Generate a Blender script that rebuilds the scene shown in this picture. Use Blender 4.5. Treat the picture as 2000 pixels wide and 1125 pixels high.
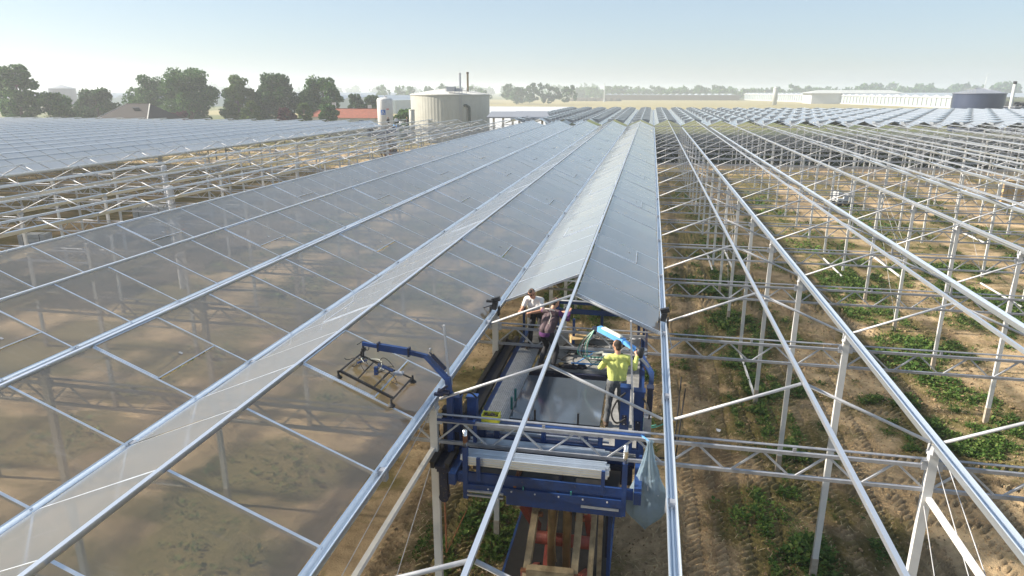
import bpy, bmesh, math, random
import numpy as np
from mathutils import Vector, Matrix, Euler

for o in list(bpy.data.objects):
    bpy.data.objects.remove(o)
random.seed(7)
rng = np.random.default_rng(7)
scene = bpy.context.scene
COL = scene.collection
R = math.radians
PI = math.pi

# ------------------------------------------------------------------ camera
CAM = Vector((-0.538, -10.43, 11.6))
cd = bpy.data.cameras.new('camera')
cd.sensor_width = 36.0
cd.lens = 1333.0 / 2000.0 * 36.0
cd.clip_start = 0.1
cd.clip_end = 12000
cam = bpy.data.objects.new('camera', cd)
COL.objects.link(cam)
cam.location = CAM
cam.rotation_euler = (PI / 2 - 0.2817, 0.0, 0.195)
scene.camera = cam

# ------------------------------------------------------------------ light
SUN_AZ = R(94)      # counter-clockwise from +Y (towards -X)
SUN_EL = R(32)
HAZE = 0.00062
world = bpy.data.worlds.new('World')
scene.world = world
world.use_nodes = True
wn = world.node_tree
for n in list(wn.nodes):
    wn.nodes.remove(n)
wo = wn.nodes.new('ShaderNodeOutputWorld')
wb = wn.nodes.new('ShaderNodeBackground')
sk = wn.nodes.new('ShaderNodeTexSky')
sk.sky_type = 'NISHITA'
sk.sun_disc = False
sk.sun_elevation = SUN_EL
sk.sun_rotation = -SUN_AZ
sk.altitude = 0
sk.air_density = 1.0
sk.dust_density = 0.6
sk.ozone_density = 2.0
wb.inputs['Strength'].default_value = 0.057
veil = wn.nodes.new('ShaderNodeMixRGB')       # thin even veil of high haze over the whole sky
veil.inputs[0].default_value = 0.4
veil.inputs[2].default_value = (4.6, 5.7, 6.9, 1)
wtc = wn.nodes.new('ShaderNodeTexCoord'); wmp = wn.nodes.new('ShaderNodeMapping'); wmp.inputs['Scale'].default_value = (1.0, 1.0, 5.0)
wno = wn.nodes.new('ShaderNodeTexNoise'); wno.inputs['Scale'].default_value = 2.2; wno.inputs['Detail'].default_value = 6.0
wmr = wn.nodes.new('ShaderNodeMapRange'); wmr.inputs[1].default_value = .3; wmr.inputs[2].default_value = .7; wmr.inputs[3].default_value = .40; wmr.inputs[4].default_value = .54
wn.links.new(wtc.outputs['Generated'], wmp.inputs[0]); wn.links.new(wmp.outputs[0], wno.inputs['Vector']); wn.links.new(wno.outputs[0], wmr.inputs[0]); wn.links.new(wmr.outputs[0], veil.inputs[0])
wn.links.new(sk.outputs[0], veil.inputs[1])
wn.links.new(veil.outputs[0], wb.inputs[0])
wn.links.new(wb.outputs[0], wo.inputs[0])
sd = bpy.data.lights.new('sun', 'SUN')
sd.energy = 5.0
sd.angle = R(2.0)
sd.color = (1.0, 0.9, 0.76)
sun = bpy.data.objects.new('sun', sd)
COL.objects.link(sun)
sdir = Vector((-math.sin(SUN_AZ) * math.cos(SUN_EL), math.cos(SUN_AZ) * math.cos(SUN_EL), math.sin(SUN_EL)))
sun.rotation_euler = (-sdir).to_track_quat('-Z', 'Y').to_euler()
sun.location = (-60, -20, 60)
vs = scene.view_settings
vs.view_transform = 'Standard'
vs.look = 'None'
vs.gamma = 1.0
vs.use_curve_mapping = False
vs.exposure = 1.22
scene.cycles.transparent_max_bounces = 24
scene.cycles.max_bounces = 8
scene.cycles.transmission_bounces = 6
scene.cycles.volume_bounces = 1


# ------------------------------------------------------------------ helpers
class MB:
    """collects shapes for one mesh"""
    def __init__(s):
        s.v = []; s.f = []; s.m = []
    def add(s, vs_, fs, mi=0):
        b = len(s.v)
        s.v += [tuple(p) for p in vs_]
        for f in fs:
            s.f.append(tuple(i + b for i in f)); s.m.append(mi)
        return s
    def box(s, c, size, rot=None, mi=0, taper=1.0):
        hx, hy, hz = size[0] / 2, size[1] / 2, size[2] / 2
        pts = []
        for z in (-1, 1):
            t = taper if z > 0 else 1.0
            for x, y in ((-1, -1), (1, -1), (1, 1), (-1, 1)):
                p = Vector((x * hx * t, y * hy * t, z * hz))
                if rot is not None:
                    p = rot @ p
                pts.append(p + Vector(c))
        return s.add(pts, [(3, 2, 1, 0), (4, 5, 6, 7), (0, 1, 5, 4), (1, 2, 6, 5), (2, 3, 7, 6), (3, 0, 4, 7)], mi)
    def bar(s, p, q, w, h, mi=0, up=(0, 0, 1)):
        p = Vector(p); q = Vector(q); d = (q - p)
        L = d.length; d.normalize(); u = Vector(up)
        if abs(d.dot(u)) > 0.99: u = Vector((1, 0, 0)) if abs(d.x) < .9 else Vector((0, 1, 0))
        r = d.cross(u).normalized(); u = r.cross(d)
        M = Matrix((r, d, u)).transposed()
        return s.box((p + q) / 2, (w, L, h), M, mi)
    def tube(s, p, q, r1, r2=None, n=8, mi=0, caps=True):
        p = Vector(p); q = Vector(q); d = (q - p).normalized()
        r2 = r1 if r2 is None else r2
        u = Vector((0, 0, 1)) if abs(d.z) < .9 else Vector((1, 0, 0))
        a = d.cross(u).normalized(); b = d.cross(a)
        pts = []
        for c, r in ((p, r1), (q, r2)):
            for i in range(n):
                t = 2 * PI * i / n
                pts.append(c + (a * math.cos(t) + b * math.sin(t)) * r)
        fs = [(i, i + n, (i + 1) % n + n, (i + 1) % n) for i in range(n)]
        if caps:
            fs += [tuple(range(n)), tuple(range(2 * n - 1, n - 1, -1))]
        return s.add(pts, fs, mi)
    def path(s, pts, r, n=6, mi=0):
        for a, b in zip(pts[:-1], pts[1:]):
            s.tube(a, b, r, n=n, mi=mi)
        return s
    def lathe(s, prof, c=(0, 0, 0), n=24, mi=0, cap=True):
        c = Vector(c); pts = []; fs = []
        for r, z in prof:
            for i in range(n):
                t = 2 * PI * i / n
                pts.append(c + Vector((r * math.cos(t), r * math.sin(t), z)))
        for k in range(len(prof) - 1):
            for i in range(n):
                j = (i + 1) % n
                fs.append((k * n + i, k * n + j, (k + 1) * n + j, (k + 1) * n + i))
        if cap:
            fs.append(tuple(range(n - 1, -1, -1)))
            fs.append(tuple(range((len(prof) - 1) * n, len(prof) * n)))
        return s.add(pts, fs, mi)
    def mesh(s, name, mats, smooth=False):
        me = bpy.data.meshes.new(name)
        me.from_pydata(s.v, [], s.f)
        for m in (mats if isinstance(mats, (list, tuple)) else [mats]):
            me.materials.append(m)
        if any(s.m):
            me.polygons.foreach_set('material_index', s.m)
        if smooth:
            me.polygons.foreach_set('use_smooth', [True] * len(me.polygons))
        me.update()
        return me
    def build(s, name, mats, parent=None, smooth=False, loc=(0, 0, 0), rot=(0, 0, 0)):
        return put(name, s.mesh(name, mats, smooth), parent, loc, rot)


def put(name, me, parent=None, loc=(0, 0, 0), rot=(0, 0, 0)):
    o = bpy.data.objects.new(name, me)
    COL.objects.link(o)
    o.location = loc
    o.rotation_euler = rot
    if parent is not None:
        o.parent = parent
    return o


def tag(o, label=None, cat=None, group=None, kind=None):
    if label: o['label'] = label
    if cat: o['category'] = cat
    if group: o['group'] = group
    if kind: o['kind'] = kind
    return o


def thing(name, label, cat, loc=(0, 0, 0), rz=0, group=None):
    o = bpy.data.objects.new(name, None)
    o.empty_display_size = 0.2
    COL.objects.link(o)
    o.location = loc
    o.rotation_euler = (0, 0, rz)
    return tag(o, label, cat, group)


def copy_tree(o, parent=None):
    c = o.copy(); COL.objects.link(c); c.parent = parent
    for ch in list(o.children):
        copy_tree(ch, c)
    return c


def lin(c):
    return tuple(((x / 255) / 12.92 if x / 255 <= .04045 else ((x / 255 + .055) / 1.055) ** 2.4) for x in c)


def nd(nt, t, **kw):
    n = nt.nodes.new(t)
    for k, v in kw.items():
        if k in n.inputs: n.inputs[k].default_value = v
        else: setattr(n, k, v)
    return n


def mat(name, col, rough=.5, metal=0.0, var=.15, scale=3.0, bump=0.0, bscale=40, col2=None, spec=.5, coat=0, stretch=None, alpha=None):
    m = bpy.data.materials.new(name)
    m.use_nodes = True
    nt = m.node_tree
    b = nt.nodes['Principled BSDF']
    b.inputs['Roughness'].default_value = rough
    b.inputs['Metallic'].default_value = metal
    b.inputs['Specular IOR Level'].default_value = spec
    b.inputs['Coat Weight'].default_value = coat
    tc = nd(nt, 'ShaderNodeTexCoord')
    vec = tc.outputs['Object']
    if stretch:
        mp = nd(nt, 'ShaderNodeMapping'); mp.inputs['Scale'].default_value = stretch
        nt.links.new(vec, mp.inputs[0]); vec = mp.outputs[0]
    no = nd(nt, 'ShaderNodeTexNoise', Scale=scale, Detail=6.0, Roughness=.6)
    nt.links.new(vec, no.inputs['Vector'])
    oi = nd(nt, 'ShaderNodeObjectInfo')
    rp = nd(nt, 'ShaderNodeValToRGB')
    c1 = tuple(max(0, x * (1 - var)) for x in col)
    c2 = col2 if col2 else tuple(min(1, x * (1 + var)) for x in col)
    rp.color_ramp.elements[0].position = .32; rp.color_ramp.elements[1].position = .68
    rp.color_ramp.elements[0].color = (*c1, 1); rp.color_ramp.elements[1].color = (*c2, 1)
    nt.links.new(no.outputs[0], rp.inputs[0])
    hv = nd(nt, 'ShaderNodeHueSaturation')
    mr = nd(nt, 'ShaderNodeMapRange'); mr.inputs[3].default_value = 1 - var * .5; mr.inputs[4].default_value = 1 + var * .5
    nt.links.new(oi.outputs['Random'], mr.inputs[0]); nt.links.new(mr.outputs[0], hv.inputs['Value'])
    nt.links.new(rp.outputs[0], hv.inputs['Color'])
    nt.links.new(hv.outputs[0], b.inputs['Base Color'])
    rm = nd(nt, 'ShaderNodeMapRange'); rm.inputs[3].default_value = max(0, rough - .08); rm.inputs[4].default_value = min(1, rough + .12)
    nt.links.new(no.outputs[0], rm.inputs[0]); nt.links.new(rm.outputs[0], b.inputs['Roughness'])
    if bump:
        n2 = nd(nt, 'ShaderNodeTexNoise', Scale=bscale, Detail=4.0)
        nt.links.new(vec, n2.inputs['Vector'])
        bp = nd(nt, 'ShaderNodeBump', Strength=bump, Distance=.02)
        nt.links.new(n2.outputs[0], bp.inputs['Height']); nt.links.new(bp.outputs[0], b.inputs['Normal'])
    return m


M = {}
M['white'] = mat('white_paint_steel', (.58, .58, .57), .38, 0, .08, 2.0)
M['galv'] = mat('galvanised_steel', (.40, .41, .43), .5, .15, .14, 9.0)
M['galvd'] = mat('galvanised_chord', (.33, .345, .38), .45, .5, .16, 9.0)
M['alu'] = mat('aluminium_profile', (.72, .78, .85), .3, .8, .04, 1.2, stretch=(2, .3, 2))
M['alubar'] = mat('aluminium_bar', (.72, .76, .82), .32, .8, .1, 3.0)
M['concrete'] = mat('concrete_stub', (.36, .31, .25), .9, 0, .25, 8.0, .3)
M['blue'] = None
M['blued'] = None
M['lblue'] = mat('light_blue_arm', (.11, .34, .72), .4, 0, .15, 4.0)
M['black'] = mat('black_steel', (.018, .018, .02), .5, .2, .3, 5.0)
M['rubber'] = mat('black_rubber', (.02, .02, .021), .75, 0, .3, 6.0)
M['tan'] = mat('worn_ochre_beam', (.22, .16, .085), .7, 0, .45, 3.5, .2, col2=(.36, .29, .18))
M['red'] = mat('red_lift_arm', (.17, .028, .018), .6, 0, .4, 3.0, .08)
M['cyl'] = mat('brown_cylinder', (.20, .145, .075), .32, .4, .2, 4.0)
M['rust'] = mat('rusty_pin', (.20, .08, .035), .8, .2, .5, 10)
M['chrome'] = mat('bright_steel', (.72, .72, .72), .22, .9, .1, 6)
M['teal'] = mat('teal_bracket', (.02, .14, .13), .5, 0, .2, 5)
M['wood'] = mat('raw_timber', (.50, .34, .14), .7, 0, .25, 2.5, .1, stretch=(1, 12, 1))
M['board'] = mat('grey_worn_board', (.20, .20, .195), .6, 0, .35, 4.0, .08)
M['card'] = mat('cardboard', (.48, .34, .17), .8, 0, .15, 4)
M['yellow'] = mat('yellow_crate', (.62, .60, .05), .5, 0, .15, 8)
M['paper'] = mat('grey_roll', (.38, .35, .30), .8, 0, .2, 5)
M['hose'] = mat('green_hose', (.05, .26, .20), .5, 0, .2, 3)
M['hosew'] = mat('white_hose', (.6, .62, .55), .5, 0, .2, 3)
M['skin'] = mat('skin', (.47, .25, .16), .55, 0, .12, 14)
M['hair'] = mat('dark_hair', (.03, .02, .014), .75, 0, .4, 60, .5, 160)
M['wshirt'] = mat('white_shirt', (.64, .635, .62), .85, 0, .05, 8, .35, 16)
M['yshirt'] = mat('yellow_shirt', (.50, .54, .15), .85, 0, .08, 8, .4, 15)
M['purple'] = mat('purple_sleeve', (.075, .016, .095), .85, 0, .2, 9, .3, 20)
M['vest'] = mat('dark_padded_vest', (.060, .036, .045), .7, 0, .25, 5, .5, 14, stretch=(1, 1, 3))
M['navy'] = mat('dark_trousers', (.014, .015, .02), .85, 0, .3, 6, .3, 18)
M['grey'] = mat('grey_work_trousers', (.075, .08, .085), .85, 0, .35, 6, .4, 18)
M['shoe'] = mat('brown_shoe', (.07, .045, .03), .7, 0, .2, 8)
M['glove'] = mat('black_glove', (.015, .015, .016), .8, 0, .2, 8)
M['lens'] = mat('sunglass_lens', (.02, .008, .006), .12, 0, .1, 8)
M['collar'] = mat('pale_trim', (.62, .60, .52), .8, 0, .1, 8)
M['tank'] = mat('cream_corrugated_tank', (.42, .42, .375), .5, .1, .06, .6)
M['tankroof'] = mat('pale_tank_roof', (.52, .52, .49), .6, 0, .08, .6)
M['tankdk'] = mat('dark_blue_tank_steel', (.030, .042, .085), .35, .2, .12, .3)
M['bldg'] = mat('pale_render', (.62, .60, .55), .8, 0, .1, .8)
M['brick'] = mat('brown_brick', (.24, .13, .09), .85, 0, .2, 1.5)
M['redtile'] = mat('red_roof_tile', (.22, .068, .04), .8, 0, .25, 1.5, .3, 6)
M['browntile'] = mat('brown_roof_tile', (.014, .010, .010), .95, 0, .25, 1.5, .3, 6)
M['wglass'] = mat('window_glass', (.03, .04, .05), .08, 0, .2, 1)
M['bluelogo'] = mat('blue_logo', (.02, .12, .42), .5, 0, .03, 1)
M['redlogo'] = mat('red_logo', (.55, .06, .05), .5, 0, .03, 1)
M['bark'] = mat('bark', (.10, .075, .05), .9, 0, .3, 4, .4)
M['wrap'] = mat('white_foil_wrap', (.52, .53, .56), .35, 0, .12, 3, .5, 6)
M['darkpipe'] = mat('dark_green_pipe', (.05, .07, .06), .5, .1, .15, 2)
M['farwhite'] = mat('far_white_cladding', (.40, .42, .41), .6, 0, .06, .1)
M['flatroof'] = mat('pale_grey_membrane', (.50, .52, .54), .5, 0, .05, .05)
M['straw'] = mat('dry_straw_field', (.25, .215, .085), .9, 0, .18, .03, col2=(.32, .27, .12), stretch=(.4, 3, 1))
M['soilheap'] = mat('dark_soil_heap', (.06, .05, .04), .95, 0, .3, .3)


def paint_mat(name, col, rough=.42, chip=.62):
    """machine paint with grime, scratches and chips down to primer"""
    m = bpy.data.materials.new(name); m.use_nodes = True
    nt = m.node_tree; L = nt.links.new; b = nt.nodes['Principled BSDF']
    tc = nd(nt, 'ShaderNodeTexCoord')
    g1 = nd(nt, 'ShaderNodeTexNoise', Scale=2.2, Detail=8.0, Roughness=.7); L(tc.outputs['Object'], g1.inputs['Vector'])
    g2 = nd(nt, 'ShaderNodeTexNoise', Scale=26.0, Detail=5.0, Roughness=.65); L(tc.outputs['Object'], g2.inputs['Vector'])
    r1 = nd(nt, 'ShaderNodeValToRGB'); e = r1.color_ramp.elements
    e[0].position = .30; e[0].color = (col[0] * .45 + .006, col[1] * .45 + .006, col[2] * .40 + .004, 1); e[1].position = .62; e[1].color = (*col, 1)
    e2 = e.new(.78); e2.color = (col[0] * 1.3 + .02, col[1] * 1.3 + .02, col[2] * 1.15 + .02, 1)
    L(g1.outputs[0], r1.inputs[0])
    r2 = nd(nt, 'ShaderNodeMapRange'); r2.inputs[1].default_value = chip; r2.inputs[2].default_value = chip + .05; L(g2.outputs[0], r2.inputs[0])
    mx = nd(nt, 'ShaderNodeMixRGB'); L(r2.outputs[0], mx.inputs[0]); L(r1.outputs[0], mx.inputs[1]); mx.inputs[2].default_value = (.11, .075, .05, 1)
    L(mx.outputs[0], b.inputs['Base Color'])
    rr = nd(nt, 'ShaderNodeMapRange'); rr.inputs[3].default_value = rough - .1; rr.inputs[4].default_value = rough + .3; L(g1.outputs[0], rr.inputs[0]); L(rr.outputs[0], b.inputs['Roughness'])
    bp = nd(nt, 'ShaderNodeBump', Strength=.12, Distance=.02); L(g2.outputs[0], bp.inputs['Height']); L(bp.outputs[0], b.inputs['Normal'])
    return m


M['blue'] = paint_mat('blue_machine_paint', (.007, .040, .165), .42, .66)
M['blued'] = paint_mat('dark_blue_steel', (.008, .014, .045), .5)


def leaf_mat(name, cols, trans=.25):
    m = bpy.data.materials.new(name); m.use_nodes = True
    nt = m.node_tree
    for n in list(nt.nodes): nt.nodes.remove(n)
    out = nd(nt, 'ShaderNodeOutputMaterial')
    g = nd(nt, 'ShaderNodeNewGeometry')
    rp = nd(nt, 'ShaderNodeValToRGB')
    els = rp.color_ramp.elements
    els[0].color = (*cols[0], 1); els[1].color = (*cols[-1], 1)
    for i, c in enumerate(cols[1:-1]):
        e = els.new((i + 1) / (len(cols) - 1)); e.color = (*c, 1)
    nt.links.new(g.outputs['Random Per Island'], rp.inputs[0])
    d = nd(nt, 'ShaderNodeBsdfPrincipled', Roughness=.7); d.inputs['Specular IOR Level'].default_value = .25
    t = nd(nt, 'ShaderNodeBsdfTranslucent')
    mx = nd(nt, 'ShaderNodeMixShader', Fac=trans)
    nt.links.new(rp.outputs[0], d.inputs['Base Color']); nt.links.new(rp.outputs[0], t.inputs['Color'])
    nt.links.new(d.outputs[0], mx.inputs[1]); nt.links.new(t.outputs[0], mx.inputs[2]); nt.links.new(mx.outputs[0], out.inputs[0])
    return m


M['leafA'] = leaf_mat('oak_leaves', [(.024, .072, .014), (.046, .125, .022), (.088, .185, .034)])
M['leafB'] = leaf_mat('bright_leaves', [(.05, .095, .016), (.085, .145, .024), (.12, .18, .035)])
M['leafC'] = leaf_mat('dark_leaves', [(.018, .054, .011), (.032, .088, .016), (.056, .13, .024)])
M['leafR'] = leaf_mat('purple_leaves', [(.05, .018, .02), (.075, .022, .028), (.10, .03, .035)])
M['weed'] = leaf_mat('weed_leaves', [(.024, .060, .009), (.045, .10, .016), (.082, .15, .028), (.165, .215, .055)], .3)
M['crop'] = leaf_mat('crop_leaves', [(.02, .045, .012), (.035, .07, .018), (.06, .10, .03)], .25)


def glass_mat(name, transp=.50, rough_t=.46, milk=.022, rgh=.07, graze=1.25, dirt=.12, tint=(.90, .86, .825)):
    """diffuse greenhouse glass: part clear, part scattering, mirror-like at low angles"""
    m = bpy.data.materials.new(name); m.use_nodes = True
    nt = m.node_tree
    for n in list(nt.nodes): nt.nodes.remove(n)
    L = nt.links.new
    out = nd(nt, 'ShaderNodeOutputMaterial')
    tr = nd(nt, 'ShaderNodeBsdfTransparent'); tr.inputs[0].default_value = (*tint, 1)
    rf = nd(nt, 'ShaderNodeBsdfRefraction', IOR=1.14, Roughness=.52); rf.inputs[0].default_value = (tint[0] * .60, tint[1] * .58, tint[2] * .56, 1)
    df = nd(nt, 'ShaderNodeBsdfDiffuse'); df.inputs[0].default_value = (.74, .80, .87, 1)
    tl = nd(nt, 'ShaderNodeBsdfTranslucent'); tl.inputs[0].default_value = (.74, .80, .87, 1)
    gl = nd(nt, 'ShaderNodeBsdfGlossy', Roughness=rgh)
    tc = nd(nt, 'ShaderNodeTexCoord')
    geo = nd(nt, 'ShaderNodeNewGeometry')
    mp = nd(nt, 'ShaderNodeMapping'); mp.inputs['Scale'].default_value = (.8, 2.6, 1)
    L(geo.outputs['Position'], mp.inputs[0])
    no = nd(nt, 'ShaderNodeTexNoise', Scale=1.1, Detail=7.0, Roughness=.68)
    L(mp.outputs[0], no.inputs['Vector'])
    dm = nd(nt, 'ShaderNodeMapRange'); dm.inputs[1].default_value = .56; dm.inputs[2].default_value = .80
    dm.inputs[3].default_value = 0; dm.inputs[4].default_value = dirt
    L(no.outputs[0], dm.inputs[0])
    oi = nd(nt, 'ShaderNodeObjectInfo')
    om = nd(nt, 'ShaderNodeMapRange'); om.inputs[3].default_value = milk * .75; om.inputs[4].default_value = milk * 1.3
    L(oi.outputs['Random'], om.inputs[0])
    ad = nd(nt, 'ShaderNodeMath', operation='ADD'); L(dm.outputs[0], ad.inputs[0]); L(om.outputs[0], ad.inputs[1])
    lw = nd(nt, 'ShaderNodeLayerWeight', Blend=.5)        # the patterned face scatters more at low angles
    pw_ = nd(nt, 'ShaderNodeMath', operation='POWER'); L(lw.outputs['Facing'], pw_.inputs[0]); pw_.inputs[1].default_value = 5.2
    pg = nd(nt, 'ShaderNodeMath', operation='MULTIPLY_ADD'); L(pw_.outputs[0], pg.inputs[0]); pg.inputs[1].default_value = graze; L(ad.outputs[0], pg.inputs[2])
    ad = nd(nt, 'ShaderNodeMath', operation='MINIMUM'); L(pg.outputs[0], ad.inputs[0]); ad.inputs[1].default_value = .80
    m1 = nd(nt, 'ShaderNodeMixShader', Fac=rough_t / (transp + rough_t)); L(tr.outputs[0], m1.inputs[1]); L(rf.outputs[0], m1.inputs[2])
    m2 = nd(nt, 'ShaderNodeMixShader', Fac=.5); L(df.outputs[0], m2.inputs[1]); L(tl.outputs[0], m2.inputs[2])
    m3 = nd(nt, 'ShaderNodeMixShader'); L(ad.outputs[0], m3.inputs[0]); L(m1.outputs[0], m3.inputs[1]); L(m2.outputs[0], m3.inputs[2])
    fr = nd(nt, 'ShaderNodeFresnel', IOR=1.68)          # both faces of the pane reflect: 2F/(1+F)
    f2 = nd(nt, 'ShaderNodeMath', operation='MULTIPLY'); L(fr.outputs[0], f2.inputs[0]); f2.inputs[1].default_value = 2.0
    f3 = nd(nt, 'ShaderNodeMath', operation='ADD'); L(fr.outputs[0], f3.inputs[0]); f3.inputs[1].default_value = 1.0
    f4 = nd(nt, 'ShaderNodeMath', operation='DIVIDE'); L(f2.outputs[0], f4.inputs[0]); L(f3.outputs[0], f4.inputs[1])
    m4 = nd(nt, 'ShaderNodeMixShader'); L(f4.outputs[0], m4.inputs[0]); L(m3.outputs[0], m4.inputs[1]); L(gl.outputs[0], m4.inputs[2])
    wv = nd(nt, 'ShaderNodeTexNoise', Scale=.9, Detail=2.0)
    L(geo.outputs['Position'], wv.inputs['Vector'])
    bp = nd(nt, 'ShaderNodeBump', Strength=.05, Distance=.05); L(wv.outputs[0], bp.inputs['Height']); L(bp.outputs[0], gl.inputs['Normal'])
    L(m4.outputs[0], out.inputs[0])
    return m


M['glass'] = glass_mat('diffuse_roof_glass')
M['glassfl'] = glass_mat('finished_roof_glass', .26, .2, .72, .07, 2.4)
M['gedge'] = bpy.data.materials.new('glass_edge'); M['gedge'].use_nodes = True
_nt = M['gedge'].node_tree
for _n in list(_nt.nodes): _nt.nodes.remove(_n)
_o = nd(_nt, 'ShaderNodeOutputMaterial'); _t = nd(_nt, 'ShaderNodeBsdfTransparent'); _t.inputs[0].default_value = (.96, .99, .98, 1)
_nt.links.new(_t.outputs[0], _o.inputs[0])


# ------------------------------------------------------------------ value noise in numpy
_lat = rng.random((256, 256))
def vnoise(x, y):
    xi = np.floor(x).astype(int); yi = np.floor(y).astype(int)
    fx = x - xi; fy = y - yi
    fx = fx * fx * (3 - 2 * fx); fy = fy * fy * (3 - 2 * fy)
    a = _lat[xi % 256, yi % 256]; b = _lat[(xi + 1) % 256, yi % 256]
    c = _lat[xi % 256, (yi + 1) % 256]; d = _lat[(xi + 1) % 256, (yi + 1) % 256]
    return (a * (1 - fx) + b * fx) * (1 - fy) + (c * (1 - fx) + d * fx) * fy
def fbm(x, y, o=4):
    s = 0; a = .5; t = 0
    for i in range(o):
        s = s + a * vnoise(x * 2 ** i + 17.3 * i, y * 2 ** i + 9.1 * i); t += a; a *= .55
    return s / t
def sstep(a, b, x):
    t = np.clip((x - a) / (b - a), 0, 1); return t * t * (3 - 2 * t)


# ------------------------------------------------------------------ ground
def track_mask(X, Y):
    """tyre lanes: (mask, lug height)"""
    lug = np.zeros_like(X); msk = np.zeros_like(X)
    def lane(across, along, c, w, pitch, wob, seed):
        nonlocal lug, msk
        cc = c + wob * (vnoise(along * .12 + seed, along * 0 + seed) - .5) * 2
        u = (across - cc) / w
        inside = sstep(1.0, .9, np.abs(u)) * sstep(.16, .34, vnoise(along * .35 + seed * 3.1, across * .5 + seed))
        ph = along / pitch + 1.1 * np.abs(u) + .5 * (u > 0) + .25 * vnoise(along * 2, across * 2 + seed)
        l = sstep(.30, .62, .5 + .5 * np.sin(2 * PI * ph)) * (.55 + .6 * vnoise(along * 3.1 + seed, across * 4 + 9))
        l = l * sstep(0.02, .12, np.abs(u))
        upd = inside > msk
        lug = np.where(upd, l, lug); msk = np.maximum(msk, inside)
    for c, w, p, wob, sd_ in ((.55, .34, .26, .18, 1.3), (1.25, .36, .25, .2, 4.1), (1.95, .34, .26, .22, 12.3), (2.75, .34, .24, .25, 7.7), (-5.35, .34, .26, .15, 14.2), (-4.65, .32, .25, .12, 2.2), (-3.35, .32, .25, .15, 5.9),
                              (3.5, .3, .25, .25, 18.8), (4.7, .3, .25, .25, 19.3), (5.6, .34, .26, .3, 8.8), (6.6, .34, .26, .3, 3.4), (7.5, .3, .25, .3, 20.4), (9.0, .34, .25, .3, 6.1), (10.2, .34, .25, .3, 9.9), (-8.9, .3, .25, .2, 6.6), (-6.6, .3, .25, .2, 8.1), (13.5, .3, .25, .3, 1.9), (15, .3, .25, .3, 2.9)):
        lane(X, Y, c, w, p, wob, sd_)
    for c, w, p, wob, sd_ in ((9.3, .40, .26, .35, 11.2), (10.4, .34, .25, .3, 13.4), (15.2, .34, .25, .3, 15.5), (8.2, .34, .25, .25, 17.7), (11.6, .34, .25, .25, 22.1), (19.4, .34, .25, .3, 21.0), (24.4, .34, .25, .3, 25.0)):
        lane(Y, X, c, w, p, wob, sd_)
    return msk, lug


def veg_field(X, Y):
    v = fbm(X * .45 + 3, Y * .40 + 11, 4)
    v2 = fbm(X * 1.7 + 40, Y * 1.7 + 5, 3)
    band = .10 * np.sin((X - 4.0) * 2 * PI / 8.0 + PI / 2)   # more weeds along the post rows
    sand = .20 * np.exp(-((Y - 9.9) / 1.0) ** 2) + .20 * np.exp(-((X - 1.1) / .8) ** 2) * (Y < 9)
    return v * .72 + v2 * .28 + band - sand + .03


def axis(segs):
    out = []
    for a, b, s0, s1 in segs:
        x = a
        L = b - a
        while x < b - 1e-6:
            out.append(x); t = (x - a) / L
            x += s0 + (s1 - s0) * t
    out.append(segs[-1][1])
    return np.array(out)


gx = axis([(-3500, -400, 500, 120), (-400, -60, 60, 8), (-60, -12, 3, .35), (-12, -6, .3, .06), (-6, 12, .05, .05), (12, 24, .06, .4), (24, 70, .4, 3), (70, 400, 6, 60), (400, 3500, 120, 500)])
gy = axis([(-60, -4, 6, 1), (-4, 3, .6, .06), (3, 17, .05, .055), (17, 36, .055, .3), (36, 100, .3, 1.5), (100, 400, 3, 40), (400, 3900, 60, 400)])
GX, GY = np.meshgrid(gx, gy, indexing='xy')
near = sstep(60, 30, np.abs(GX - 5)) * sstep(60, 32, GY)
tm, lug = track_mask(GX, GY)
vg = veg_field(GX, GY)
H = .10 * (fbm(GX * .5, GY * .5, 3) - .5) + .085 * (fbm(GX * 4.3, GY * 4.3, 3) - .5) * (1 - .6 * tm) + .05 * (fbm(GX * 1.9 + 8, GY * 1.9, 3) - .5)
H = H + tm * (-.06 + .13 * lug)
H = np.where((np.abs(GX) < 60) & (GY < 70), H, 0) * near
nv = H.size
verts = np.stack([GX.ravel(), GY.ravel(), H.ravel()], 1)
nx, ny = len(gx), len(gy)
ii = (np.arange(ny - 1)[:, None] * nx + np.arange(nx - 1)[None, :]).ravel()
quads = np.stack([ii, ii + 1, ii + nx + 1, ii + nx], 1).astype(np.int32)
gm = bpy.data.meshes.new('ground')
gm.vertices.add(nv); gm.vertices.foreach_set('co', verts.ravel().astype(np.float32))
gm.loops.add(quads.size); gm.loops.foreach_set('vertex_index', quads.ravel())
gm.polygons.add(len(quads)); gm.polygons.foreach_set('loop_start', (np.arange(len(quads)) * 4).astype(np.int32))
gm.polygons.foreach_set('loop_total', np.full(len(quads), 4, np.int32))
gm.polygons.foreach_set('use_smooth', np.ones(len(quads), bool))
at = gm.attributes.new('veg', 'FLOAT', 'POINT'); at.data.foreach_set('value', vg.ravel().astype(np.float32))
at = gm.attributes.new('near', 'FLOAT', 'POINT'); at.data.foreach_set('value', near.ravel().astype(np.float32))
at = gm.attributes.new('track', 'FLOAT', 'POINT'); at.data.foreach_set('value', tm.ravel().astype(np.float32))
gm.update(); gm.validate()


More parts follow.
